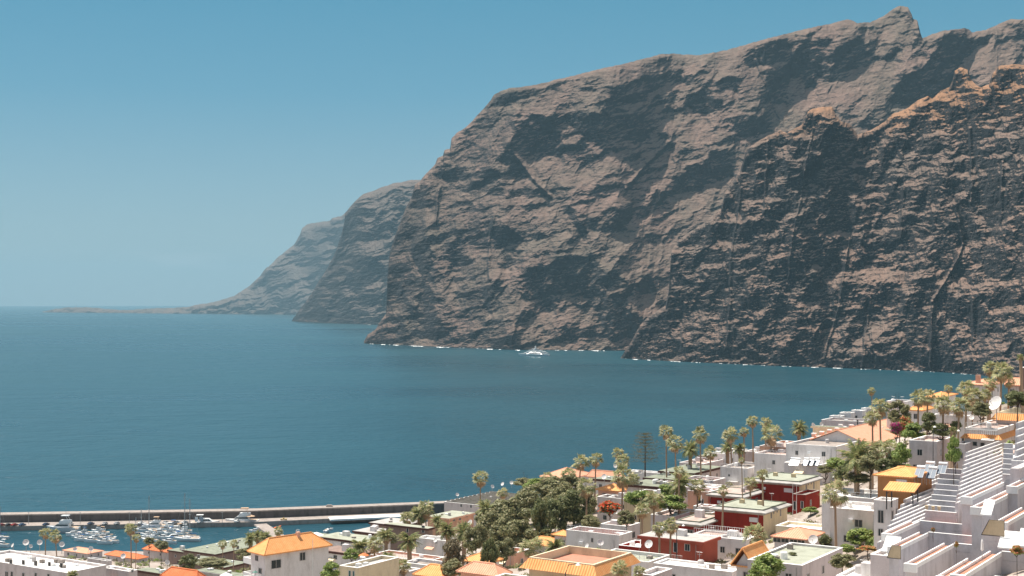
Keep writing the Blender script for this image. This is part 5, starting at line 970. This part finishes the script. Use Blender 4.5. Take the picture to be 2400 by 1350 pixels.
# thin Norfolk pine
def pine(px, ptop, pbot, wpx, d, label):
    T = at(px, ptop, d); z0 = gz(T.x, T.y); H = T.z - z0; r = wpx / F * d / 2; q = random.Random(3); root = empty('pine_tree', (T.x, T.y, z0), 0, label, 'pine tree')
    MB().tube([(0, 0, 0), (0, 0, H * .5), (0, 0, H)], [.28, .18, .03], 8).build('trunk', M_tbark, root)
    b = MB(); h0 = (T.z - at(px, pbot, d).z); n = 10
    for k in range(n):
        t = (k + .3) / n; z = H - t * h0; rr = r * (.30 + .75 * t ** .9) * (1 if k % 2 else .85)
        for j in range(7):
            a = j * 6.283 / 7 + k * .5 + q.uniform(-.15, .15); ln = rr * q.uniform(.75, 1.45)
            for s in range(34):
                u = (s / 26) ** .8; x, y = ln * u * math.cos(a), ln * u * math.sin(a); zz = z + ln * .12 * u + q.uniform(-.15, .12)
                L1 = q.uniform(.25, .55); dx, dy, dz = q.gauss(0, .5), q.gauss(0, .5), q.uniform(-.2, .5)
                b.poly([(x, y, zz), (x + dx * L1 + .07, y + dy * L1, zz + dz * L1), (x + dx * L1 * 1.8, y + dy * L1 * 1.8, zz + dz * L1 * 1.6), (x + dx * L1 - .07, y + dy * L1, zz + dz * L1 + .06)], [(0, 1, 2, 3)])
    b.build('crown', LEAF['pine'], root)
pine(1512, 1016, 1088, 80, 375, 'thin see through pine tree with level branches before the sea')

# ================================================================ harbour
def quay(name, label, pts, z, thick, m, wid, cat='quay'):
    """pts: centre line as world (x, y)"""
    b = MB(); n = len(pts); Lf, Rt = [], []
    for i, (x, y) in enumerate(pts):
        a = Vector(pts[min(i + 1, n - 1)]) - Vector(pts[max(i - 1, 0)]); a.normalize(); nx, ny = -a.y, a.x
        Lf.append((x + nx * wid / 2, y + ny * wid / 2)); Rt.append((x - nx * wid / 2, y - ny * wid / 2))
    for i in range(n - 1):
        q = [Rt[i], Rt[i + 1], Lf[i + 1], Lf[i]]; v = [(x, y, z - thick) for x, y in q] + [(x, y, z) for x, y in q]
        b.poly(v, [(0,3,2,1),(4,5,6,7),(0,1,5,4),(2,3,7,6)] + ([(3,0,4,7)] if i == 0 else []) + ([(1,2,6,5)] if i == n - 2 else []))
    o = b.build(name, m); tag(o, label, cat); return o
wx = lambda px, y: (px - 1200) / F * y
W0 = (wx(-700, 735), 735.0); W1 = (wx(0, 757), 757.0); W2 = (wx(600, 772), 772.0); W3 = (wx(1000, 798), 798.0); W4 = (wx(1180, 812), 812.0)
off = lambda p, d: (p[0], p[1] + d)
bw = [W0, W1, W2, W3, W4]
br = quay('breakwater', 'long concrete breakwater wall with pale top along the harbour', [off(p, 4) for p in bw], 6.2, 12, W['darkconc'], 8, 'breakwater')
quay_top = MB(); 
o = quay('wall_top', None, [off(p, 4) for p in bw], 6.9, .7, W['concrete'], 8.3); o.parent = br
for k in ('label', 'category'):
    if k in o: del o[k]
quay('quay_deck', 'concrete quay deck with parked cars below the breakwater wall', [off(p, -6.5) for p in bw[:3]] + [off(W3, -5)], 2.5, 6, W['concrete'], 13)
quay('white_jetty', 'bright white strip of jetty at the right end of the harbour', [(wx(772, 770), 770), (wx(940, 781), 781)], 2.9, 1.0, W['bright'], 9)
quay('pier', 'narrow concrete pier leading from the quay to the pontoon', [(wx(610, 752), 752), (wx(668, 700), 700)], 2.6, .9, W['concrete'], 7)
quay('pontoon', 'long floating pontoon right of the narrow pier', [(wx(655, 706), 706), (wx(782, 722), 722)], 1.4, 1.0, W['concrete'], 5)
quay('inner_quay', 'inner harbour quay in front of the red tiled buildings', [(wx(-300, 664), 664), (wx(330, 660), 660), (wx(560, 664), 664)], 3.0, 8, W['concrete'], 14)
pl = MB()
for i in range(9): pl.box(wx(645 + i * 3, 0) + 0, 0, 0, 0, 0, 0) if False else None
for i in range(5):
    t = .35 + i * .14; x = lerp(wx(610, 752), wx(668, 700), t); y = lerp(752, 700, t); pl.tube([(x - 2, y - 2, -3), (x - 2, y - 2, 2)], .35, 8).tube([(x + 2.5, y, -3), (x + 2.5, y, 2)], .35, 8)
o = pl.build('piles', M_dark); o.parent = bpy.data.objects['pier']
# mural panels and lamp posts on the wall
for i, px in enumerate([67, 188, 303, 521]):
    y = 751; root = empty('lamp_post', (wx(px, y), y, 2.5), 0, 'thin grey lamp post against the breakwater wall, %s from the left' % ['first', 'second', 'third', 'fourth'][i], 'lamp post', 'lamp posts on the quay')
    MB().tube([(0, 0, 0), (0, 0, 6.5)], [.12, .08], 6).build('pole', M_metal, root); MB().box(-.5, .5, -.15, .15, 6.5, 6.65).build('lamp_head', M_metal, root)
for i, (px, wd) in enumerate([(457, 7), (467, 9)]):
    y = 755.5; o = MB().box(0, wd / F * y, -.15, 0, 3.2, 5.9).build('wall_panel', plain('panel_blue_grey', (.35, .38, .42)) if i else M_whitep); o.location = (wx(px, y), y, 0); tag(o, 'pale painted panel on the breakwater wall behind the mast, %s one' % ('right' if i else 'left'), 'panel')

# boats
M_hull = plain('white_gelcoat', (0.82, 0.81, 0.79), 0.3, 0, .5); M_hullb = plain('blue_hull', (0.03, 0.10, 0.22), 0.3); M_cloth = plain('blue_canvas', (0.04, 0.12, 0.28), 0.8); M_tan = plain('tan_canvas', (0.50, 0.34, 0.22), 0.85)
M_deck = plain('teak_deck', (0.55, 0.42, 0.30), 0.7); M_grey = plain('grey_hull', (0.52, 0.55, 0.57), 0.5)
def hull(L_, B, D, m, par, name='hull', rake=.12, stern=.9):
    b = MB(); N = 12; rows_ = []
    for i in range(N + 1):
        t = i / N; hb = B / 2 * (stern + (1 - stern) * min(1, t * 3)) * (1 - max(0, (t - .45) / .55) ** 2.2) + .02; sh = D * (1 + .28 * t * t); x = -L_ / 2 + L_ * t
        xo = L_ * rake * max(0, (t - .6) / .4) ** 1.5
        rows_.append([(x - xo * 1.0, 0, -.5), (x - xo * .5, hb * .72, -.1), (x - xo * .25, hb * .93, sh * .5), (x, hb, sh), (x, hb * .9, sh + .02), (x, -hb * .9, sh + .02), (x, -hb, sh), (x - xo * .25, -hb * .93, sh * .5), (x - xo * .5, -hb * .72, -.1)])
    K = 9; vs_ = [p for r in rows_ for p in r]; f = []
    for i in range(N):
        for k in range(K): f.append((i * K + k, (i + 1) * K + k, (i + 1) * K + (k + 1) % K, i * K + (k + 1) % K))
    f.append(tuple(range(K))[::-1]); b.poly(vs_, f); return b.build(name, m, par)
def wedge(b, x0, x1, y, z0, z1, rf, rb, ty=.85):
    return b.poly([(x0,-y,z0),(x1,-y,z0),(x1,y,z0),(x0,y,z0),(x0+rb,-y*ty,z1),(x1-rf,-y*ty,z1),(x1-rf,y*ty,z1),(x0+rb,y*ty,z1)], [(0,3,2,1),(4,5,6,7),(0,1,5,4),(1,2,6,5),(2,3,7,6),(3,0,4,7)])
def boat(px, py, lpx, d, az, label, kind='motor', hullm=None, mast=0, group='boats moored in the harbour', name=None, canvas=None):
    """px, py: middle of the waterline; az: heading in degrees, 0 = bow to the right"""
    d = EYE * F / (py - HOR); x = wx(px, d); foresh = max(.35, abs(math.cos(R(az)))); L_ = lpx / F * d / foresh; L_ = min(L_, 26); B = L_ * .3; D = L_ * .09 + .35
    root = empty(name or {'sail': 'sailing_boat', 'motor': 'motor_boat', 'fly': 'motor_yacht', 'small': 'dinghy', 'patrol': 'patrol_boat'}[kind], (x, d, 0), R(az), label, {'sail': 'sailing boat', 'motor': 'motor boat', 'fly': 'motor yacht', 'small': 'dinghy', 'patrol': 'patrol boat'}[kind], group)
    root.scale = (1, 1, 1.0 if kind == 'sail' else 1.45)
    hull(L_, B, D, hullm or M_hull, root); s = L_
    if kind in ('motor', 'fly', 'patrol'):
        c = MB(); wedge(c, -s*.22, s*.28, B*.36, D*1.02, D*1.02+s*.085, s*.16, s*.01); c.build('cabin', M_hull, root)
        g = MB(); wedge(g, -s*.2, s*.2, B*.345, D*1.05+s*.03, D*1.05+s*.062, s*.055, s*.01, .93); g.build('window', M_glass, root)
        MB().box(-s*.47, -s*.24, -B*.36, B*.36, D*1.03, D*1.03+.08).build('cockpit_deck', M_deck, root)
    if kind in ('fly', 'patrol'):
        c = MB(); wedge(c, -s*.26, s*.1, B*.33, D+s*.093, D+s*.15, s*.05, s*.01); c.build('flybridge', M_hull, root)
        a = MB(); 
        for sg in (-1, 1): a.tube([(-s*.2, sg*B*.3, D+s*.14), (-s*.12, sg*B*.26, D+s*.24)], .09, 5)
        a.box(-s*.2, s*.03, -B*.3, B*.3, D+s*.235, D+s*.25).build('hardtop', canvas or M_hull, root)
        if kind == 'patrol': MB().tube([(-s*.1, 0, D+s*.25), (-s*.1, 0, D+s*.42)], .08, 5).build('mast', M_metal, root)
    if kind == 'motor':
        r = MB()
        for sg in (-1, 1): r.tube([(-s*.2, sg*B*.33, D+s*.07), (-s*.14, sg*B*.26, D+s*.17)], .06, 5)
        r.box(-s*.32, -s*.08, -B*.28, B*.28, D+s*.165, D+s*.18).build('radar_arch', canvas or M_hull, root)
    if kind == 'sail':
        c = MB(); wedge(c, -s*.15, s*.22, B*.26, D*1.02, D*1.02+s*.05, s*.08, s*.02); c.build('cabin', M_hull, root)
        MB().box(-s*.45, -s*.16, -B*.3, B*.3, D*1.03, D*1.03+.08).build('cockpit_deck', M_deck, root)
        H = mast or s * 1.2; MB().tube([(s*.08, 0, D), (s*.08, 0, H)], [.26, .17], 6).tube([(s*.08-.6, 0, H*.6), (s*.08+.6, 0, H*.6)], .05, 4).build('mast', M_metal, root)
        MB().tube([(s*.06, 0, D+1.5), (-s*.36, 0, D+1.5)], .2, 7).build('furled_sail', canvas or M_cloth, root)
        MB().tube([(s*.08, 0, H), (s*.5, 0, D+.1)], .03, 4).tube([(s*.08, 0, H), (-s*.5, 0, D+.1)], .03, 4).build('stay', M_metal, root)
    if kind == 'small':
        MB().tube([(-s*.48, 0, D*.6), (-s*.52, 0, D+.5)], .14, 6).build('outboard_motor', M_dark, root); MB().box(-s*.1, s*.02, -B*.35, B*.35, D+.02, D+.3).build('thwart', M_deck, root)
    return root
d0 = 0
boat(147, 1248, 78, d0, 178, 'grey white patrol boat with upright bridge alongside the quay', 'patrol', M_grey)
boat(3, 1262, 36, d0, 175, 'white sailing boat with tall mast at the left edge', 'sail', mast=17)
boat(2, 1282, 40, d0, 160, 'white motor boat at the left edge behind the apartment block', 'motor')
A = [(172,1256,34,200,'motor','leftmost boat of the crowded group right of the palm pair'),(196,1253,30,190,'fly','boat with tan sunshade at the back of the crowded group'),(215,1258,36,172,'motor','boat with raised white mast bars in the crowded group'),(238,1254,36,185,'fly','flybridge cruiser at the back right of the crowded group'),(188,1268,34,165,'motor','front left boat of the crowded group with blue stripe'),(212,1271,34,170,'motor','front middle boat of the crowded group with blue canvas'),(240,1264,34,190,'fly','cruiser in the middle right of the crowded group'),(244,1275,38,175,'motor','boat with blue cover at the front right of the crowded group'),(265,1272,28,150,'motor','small sloping boat at the right end of the crowded group'),(228,1248,30,178,'fly','tall flybridge boat at the very back of the crowded group'),(180,1262,30,172,'motor','boat with low windscreen in the second row of the crowded group'),(224,1266,34,184,'fly','broad flybridge boat in the very middle of the crowded group'),(256,1266,30,165,'motor','narrow boat near the right end of the crowded group'),(200,1262,24,182,'sail','little sailing boat squeezed into the crowded group')]
for i, (px, py, l_, az, k, lb) in enumerate(A): boat(px, py, l_, d0, az, 'white ' + lb, k, canvas=(M_tan, M_cloth, None)[i % 3], mast=7)
Bq = [(335,1248,40,180,'fly','big flybridge cruiser left of the twin masts cluster'),(362,1240,54,182,'fly','long flybridge yacht behind the twin masts cluster'),(398,1238,44,175,'motor','cruiser moored behind the mast cluster near the quay'),(425,1236,34,10,'motor','cruiser right of the mast cluster near the quay'),(345,1258,36,170,'motor','boat with tan hardtop at the left of the mast cluster'),(372,1252,36,190,'motor','sport boat in the middle of the mast cluster'),(398,1254,36,175,'fly','flybridge boat in the middle of the mast cluster'),(350,1272,40,165,'motor','front left boat of the mast cluster by the red tiles'),(382,1264,34,178,'motor','boat in front of the middle of the mast cluster'),(412,1246,44,170,'motor','boat with long foredeck behind the tall mast'),(408,1266,44,200,'motor','open boat in front of the mast cluster with tan canopy'),(386,1246,36,184,'fly','tall flybridge boat hidden among the mast cluster'),(424,1256,36,172,'motor','boat just left of the tallest mast hull'),(360,1264,38,188,'fly','broad flybridge boat at the front left of the mast cluster'),(396,1274,36,170,'motor','boat with white cover nearest the sage roofed quay building'),(430,1250,40,176,'fly','flybridge boat directly behind the tallest mast'),(335,1266,28,150,'motor','little boat near the shorter harbour palm')]
for i, (px, py, l_, az, k, lb) in enumerate(Bq): boat(px, py, l_, d0, az, 'white ' + lb, k, canvas=(None, M_tan, M_cloth, None)[i % 4])
boat(438, 1268, 62, d0, 178, 'white catamaran like sailing boat with the tallest mast', 'sail', mast=25, canvas=M_tan); boat(448, 1262, 40, d0, 176, 'sailing boat with second mast just right of the tallest', 'sail', mast=21)
boat(352, 1244, 34, d0, 178, 'sailing boat with tall thin mast behind the flybridge yacht', 'sail', mast=19); boat(333, 1240, 26, d0, 178, 'sailing boat with short mast near the silver cars', 'sail', mast=11); boat(320, 1252, 20, d0, 178, 'blue hulled small sailing boat left of the mast cluster', 'sail', M_hullb, mast=9)
boat(482, 1234, 66, d0, 2, 'white sleek motor yacht right of the tallest mast, bow to the right', 'motor'); boat(567, 1231, 78, d0, 182, 'large white motor yacht with beige sunshade alongside the quay', 'fly', canvas=M_tan)
boat(598, 1249, 30, d0, 185, 'small white covered boat behind the clump of palms', 'motor'); boat(628, 1248, 8, d0, 80, 'tiny white dinghy left of the pontoon', 'small'); boat(698, 1246, 10, d0, 10, 'tiny white dinghy in front of the pontoon', 'small'); boat(765, 1248, 10, d0, 80, 'white dinghy off the end of the pontoon', 'small'); boat(776, 1242, 9, d0, 30, 'dinghy at the end of the pontoon', 'small'); boat(650, 1241, 14, d0, 60, 'orange dinghy hanging by the pier', 'small', plain('orange_rubber', (.7, .12, .03)))
# superyacht in the bay
def superyacht():
    d = EYE * F / (834 - HOR); L_ = 80.0 / F * d; x = wx(1250, d); root = empty('superyacht', (x, d, 0), R(156), 'white multi deck superyacht anchored in the bay under the cliffs', 'superyacht')
    s = L_; B = s * .17; D = s * .055; hull(s, B, D, M_hull, root, rake=.16, stern=.8)
    z = D * 1.05; dk = s * .038
    for i, (a, b_) in enumerate([(-.42, .28), (-.36, .20), (-.24, .11), (-.13, .03)]):
        w_ = MB(); y0_ = B*(.45-.05*i); wedge(w_, s*(a+.14), s*(b_-.10), y0_*.82+.1, z+dk*.22, z+dk*.40, s*.02, .5, .86); w_.build('window_band', M_glass, root)
        e = MB(); wedge(e, s*(a-.03), s*(b_+.01), y0_*.60+.5, z+dk*.6, z+dk, s*.02, 0, .9); e.build('deck', M_hull, root)
        sw = MB(); wedge(sw, s*(a+.12), s*(b_-.08), B*(.45-.05*i), z-dk*.1, z+dk*.61, s*.05, 0, .60); sw.build('superstructure', M_hull, root); z += dk
    MB().tube([(-s*.06, 0, z), (-s*.075, 0, z+s*.07)], [1.6, .9], 8).build('mast', M_hull, root)
    for sg in (-1, 1): MB().lathe([(.01, 1.2), (.9, .8), (1.2, 0), (.9, -.8), (.01, -1.1)], 10, (-s*.07, sg*2.2, z+s*.05)).build('radar_dome', M_hull, root)
    MB().tube([(-s*.075, 0, z+s*.06), (-s*.075, 0, z+s*.1)], .25, 5).build('antenna', M_hull, root)
superyacht()

# parked cars
def car_meshes(mats):
    b = MB(); L_, H, Wd = 4.2, 1.42, 1.72
    prof = [(-2.1,.35),(-2.1,.75),(-1.95,.92),(-1.35,.98),(-.95,1.38),(.35,1.42),(1.05,1.0),(1.85,.85),(2.1,.65),(2.1,.35)]
    n = len(prof); v = [(x, -Wd/2 + (.12 if z > 1.2 else 0), z) for x, z in prof] + [(x, Wd/2 - (.12 if z > 1.2 else 0), z) for x, z in prof]
    b.poly(v, [tuple(range(n))[::-1], tuple(range(n, 2*n))] + [(i, (i+1) % n, n + (i+1) % n, n + i) for i in range(n)])
    body = b.mesh('body', mats)
    g = MB(); gp_ = [(-1.25,1.0),(-.92,1.33),(.3,1.36),(.88,1.02)]
    for sg in (-1, 1): y = sg * (Wd/2 - .04); g.poly([(x, y + sg*.03 - (sg*.06 if z > 1.2 else 0), z) for x, z in gp_], [(0,1,2,3)])
    g.poly([(.42,-.72,1.385),(1.02,-.78,1.03),(1.02,.78,1.03),(.42,.72,1.385)], [(0,1,2,3)]).poly([(-1.32,-.76,1.02),(-1.0,-.7,1.36),(-1.0,.7,1.36),(-1.32,.76,1.02)], [(0,1,2,3)])
    gl_ = g.mesh('window', M_glass)
    return body, gl_
wb = MB(); wb.lathe([(.001, -.1), (.2, -.1), (.32, -.08), (.32, .08), (.2, .1), (.001, .1)], 12); WHEEL = wb.mesh('wheel', M_dark)
CM = {}
def car(px, py, d, col, label, az=0, group='cars parked along the breakwater wall', zz=2.5, van=False):
    if col not in CM:
        c = dict(red=(.35, .03, .02), black=(.02, .02, .022), blue=(.04, .10, .20), navy=(.02, .05, .11), white=(.75, .74, .72), silver=(.45, .45, .45), sand=(.55, .40, .28))[col]; CM[col] = car_meshes(plain('car_paint_' + col, c, .3, .1, .6))
    root = empty('parked_car', (wx(px, d), d, zz), R(az), label, 'car', group); b, g_ = CM[col]
    add('body', b, root, (0, 0, 0), 0, (1, 1, 1.3 if van else 1)); add('window', g_, root, (0, 0, 0), 0, (1, 1, 1.3 if van else 1))
    for x in (-1.3, 1.3):
        for y in (-.78, .78): w_ = add('wheel', WHEEL, root, (x, y, .33)); w_.rotation_euler = (R(90), 0, 0)
for px, col, lb in [(4,'red','red car at the left edge below the breakwater wall'),(20,'black','black car between the two red ones'),(34,'red','red car right of the black one near the left edge'),(52,'blue','blue car second from the red pair'),(108,'navy','dark car left of the patrol boat bridge'),(165,'white','white car right of the patrol boat bridge'),(213,'navy','dark blue car standing alone in the middle of the quay'),(246,'silver','left silver car of the pair in the middle of the quay'),(274,'silver','right silver car of the pair in the middle of the quay'),(330,'white','white car above the shorter harbour palm'),(357,'white','white car behind the flybridge yacht'),(388,'silver','silver car left of the tall mast'),(413,'silver','grey silver car just behind the tall masts'),(434,'white','white car right of the tall masts'),(470,'white','white car above the sleek motor yacht'),(556,'white','white van like car above the large motor yacht')]:
    car(px, 0, 750 + (px - 200) * .022, col, lb, RND.uniform(-12, 12) + 70, van='van' in lb)
P = (wx(587, 762), 762); ps = empty('parasol', (P[0], P[1], 2.5), 0, 'beige market parasol on the quay behind the large motor yacht', 'parasol')
MB().tube([(0, 0, 0), (0, 0, 3.4)], .08, 6).build('pole', M_metal, ps); MB().lathe([(.02, 3.6), (2.6, 2.8), (2.6, 2.7), (.02, 3.4)], 8).build('canopy', M_tan, ps)
fk = empty('trolley', (wx(665, 765), 765, 2.5), 0, 'small yellow trolley on the quay near the pier', 'trolley'); MB().box(-1.8, 1.8, -.6, .6, .4, .9).box(-.3, .3, -.4, .4, .9, 1.6).build('platform', plain('yellow_paint', (.55, .36, .10)), fk)
for x in (-1.3, 1.3): MB().lathe([(.001,-.1),(.35,-.1),(.35,.1),(.001,.1)], 10, (x, 0, .35)).build('wheel', M_dark, fk)
# rounded tank on the breakwater
o = MB().box(-1.8, 1.8, -1.2, 1.2, 0, .7).box(-1.3, 1.3, -.9, .9, .7, 1.0).build('concrete_block', W['concrete']); o.location = (wx(772, 787), 787, 6.9); tag(o, 'low concrete block on top of the breakwater wall', 'concrete block')
# far lighthouse on the low point
o = MB().lathe([(4, 0), (3, 22), (3.6, 22), (3.6, 25), (2, 26), (2, 30), (.01, 32)], 12).build('lighthouse', W['white']); o.location = (wx(178, 15000), 15000, 66); tag(o, 'tiny lighthouse on the low point at the horizon', 'lighthouse')

# ================================================================ terrain sheet, levelled under the buildings
def make_terrain():
    xs = np.arange(-430, 430, 2.6); ys = np.arange(-70, 760, 2.6); X, Y = np.meshgrid(xs, ys); Z = np.concatenate([ground(X[i:i + 20], Y[i:i + 20]) for i in range(0, len(ys), 20)], 0)
    Z = Z + fbm(X / 14, Y / 14, 3, 4) * .7
    for (x0, y0, yr, w_, l_, z) in CARVE:
        c, s = math.cos(yr), math.sin(yr); dx, dy = X - x0, Y - y0; u = dx * c - dy * s; v_ = dx * s + dy * c
        ou = np.maximum(np.maximum(-u, u - w_), 0); ov_ = np.maximum(np.maximum(-v_, v_ - l_), 0); ds = np.hypot(ou, ov_); Z = np.where(ds < 12, np.minimum(Z, z - .1 + np.maximum(0, ds - 2) * .7), Z)
    Z = np.maximum(Z, -6)
    m, n, l, p = mat('dusty_ground'); g = n.new('ShaderNodeNewGeometry'); a = noise_node(n, l, .05, 8, .6, g.outputs['Position']); b = noise_node(n, l, .6, 5, .6, g.outputs['Position'])
    c1 = ramp(n, l, a.outputs[0], [(.30, (.14, .14, .07)), (.42, (.26, .21, .165)), (.55, (.37, .31, .265)), (.72, (.46, .40, .36))])
    c2 = mixc(n, l, 1.0, c1.outputs[0], ramp(n, l, b.outputs[0], [(.3, (.75,) * 3), (.7, (1.15,) * 3)]).outputs[0], 'MULTIPLY')
    l(c2, p.inputs['Base Color']); p.inputs['Roughness'].default_value = .95
    o = grid_mesh('ground', np.stack([X, Y, Z], -1), len(xs), len(ys), m); o['kind'] = 'structure'
    return xs, ys, Z
TX, TY, TZ = make_terrain()
def undergrowth():
    q = np.random.default_rng(8); n = 3800; pts = []
    while len(pts) < n:
        y = q.uniform(238, 640); k = q.uniform(-.36, .40); x = k * y; z = TZ[int((y + 70) / 2.6), int((x + 430) / 2.6)]
        if z < 4: continue
        ok = True
        for (x0, y0, yr, w_, l_, zz) in CARVE:
            c, s_ = math.cos(yr), math.sin(yr); dx, dy = x - x0, y - y0; u = dx * c - dy * s_; v_ = dx * s_ + dy * c
            if -.9 < u < w_ + .9 and -.9 < v_ < l_ + .9: ok = False; break
        if not ok or perlin(np.array([x / 16]), np.array([y / 16]), 5)[0] < -.12: 
            if not ok or q.random() < .8: continue
        pts.append((x, y, z, q.uniform(.4, 1.5)))
    P = np.array(pts); m_ = 70; N = n * m_
    c = np.repeat(P[:, :3], m_, 0); r = np.repeat(P[:, 3], m_); v = q.normal(size=(N, 3)); v /= np.linalg.norm(v, axis=1)[:, None]; v[:, 2] = np.abs(v[:, 2])
    p = c + v * (r * q.uniform(.5, 1, N) ** .5)[:, None] * np.array([1.1, 1.1, .9]); a = q.normal(size=(N, 3)); a /= np.linalg.norm(a, axis=1)[:, None]; b = np.cross(v, a); b /= np.linalg.norm(b, axis=1)[:, None] + 1e-6
    L1 = q.uniform(.12, .32, N)[:, None]; V = np.stack([p - a * L1, p + b * L1 * .6, p + a * L1, p - b * L1 * .6], 1)
    o = bpy.data.meshes.new('garden_undergrowth'); o.from_pydata(V.reshape(-1, 3).tolist(), [], np.arange(N * 4).reshape(-1, 4).tolist())
    o.materials.append(LEAF['olive']); o.materials.append(LEAF['bright']); o.materials.append(LEAF['grey'])
    o.polygons.foreach_set('material_index', np.repeat(q.integers(0, 3, n), m_).astype(np.int32)); ob = bpy.data.objects.new('undergrowth', o); C.objects.link(ob); tag(ob, 'low garden plants between the houses', 'ground cover', kind='stuff')
undergrowth()
for o in list(bpy.data.objects):
    for k in ('_w', '_l', '_h'):
        if k in o: del o[k]

# ---------------------------------------------------------------- haze
def make_haze():
    m = bpy.data.materials.new('sea_air'); m.use_nodes = True; n = m.node_tree.nodes; n.clear()
    v = n.new('ShaderNodeVolumePrincipled'); o = n.new('ShaderNodeOutputMaterial'); m.node_tree.links.new(v.outputs[0], o.inputs['Volume'])
    v.inputs['Color'].default_value = (0.35, 0.56, 0.67, 1); v.inputs['Density'].default_value = 3.8e-5; v.inputs['Anisotropy'].default_value = 0.0
    bm = bmesh.new(); bmesh.ops.create_cube(bm, size=1)
    for q in bm.verts: q.co.x *= 84000; q.co.y *= 84000; q.co.z = -1.5 if q.co.z < 0 else 1250
    bm.faces.ensure_lookup_table(); me = bpy.data.meshes.new('haze'); bm.to_mesh(me); bm.free(); me.materials.append(m)
    ob = bpy.data.objects.new('haze', me); C.objects.link(ob); ob['kind'] = 'stuff'
make_haze()
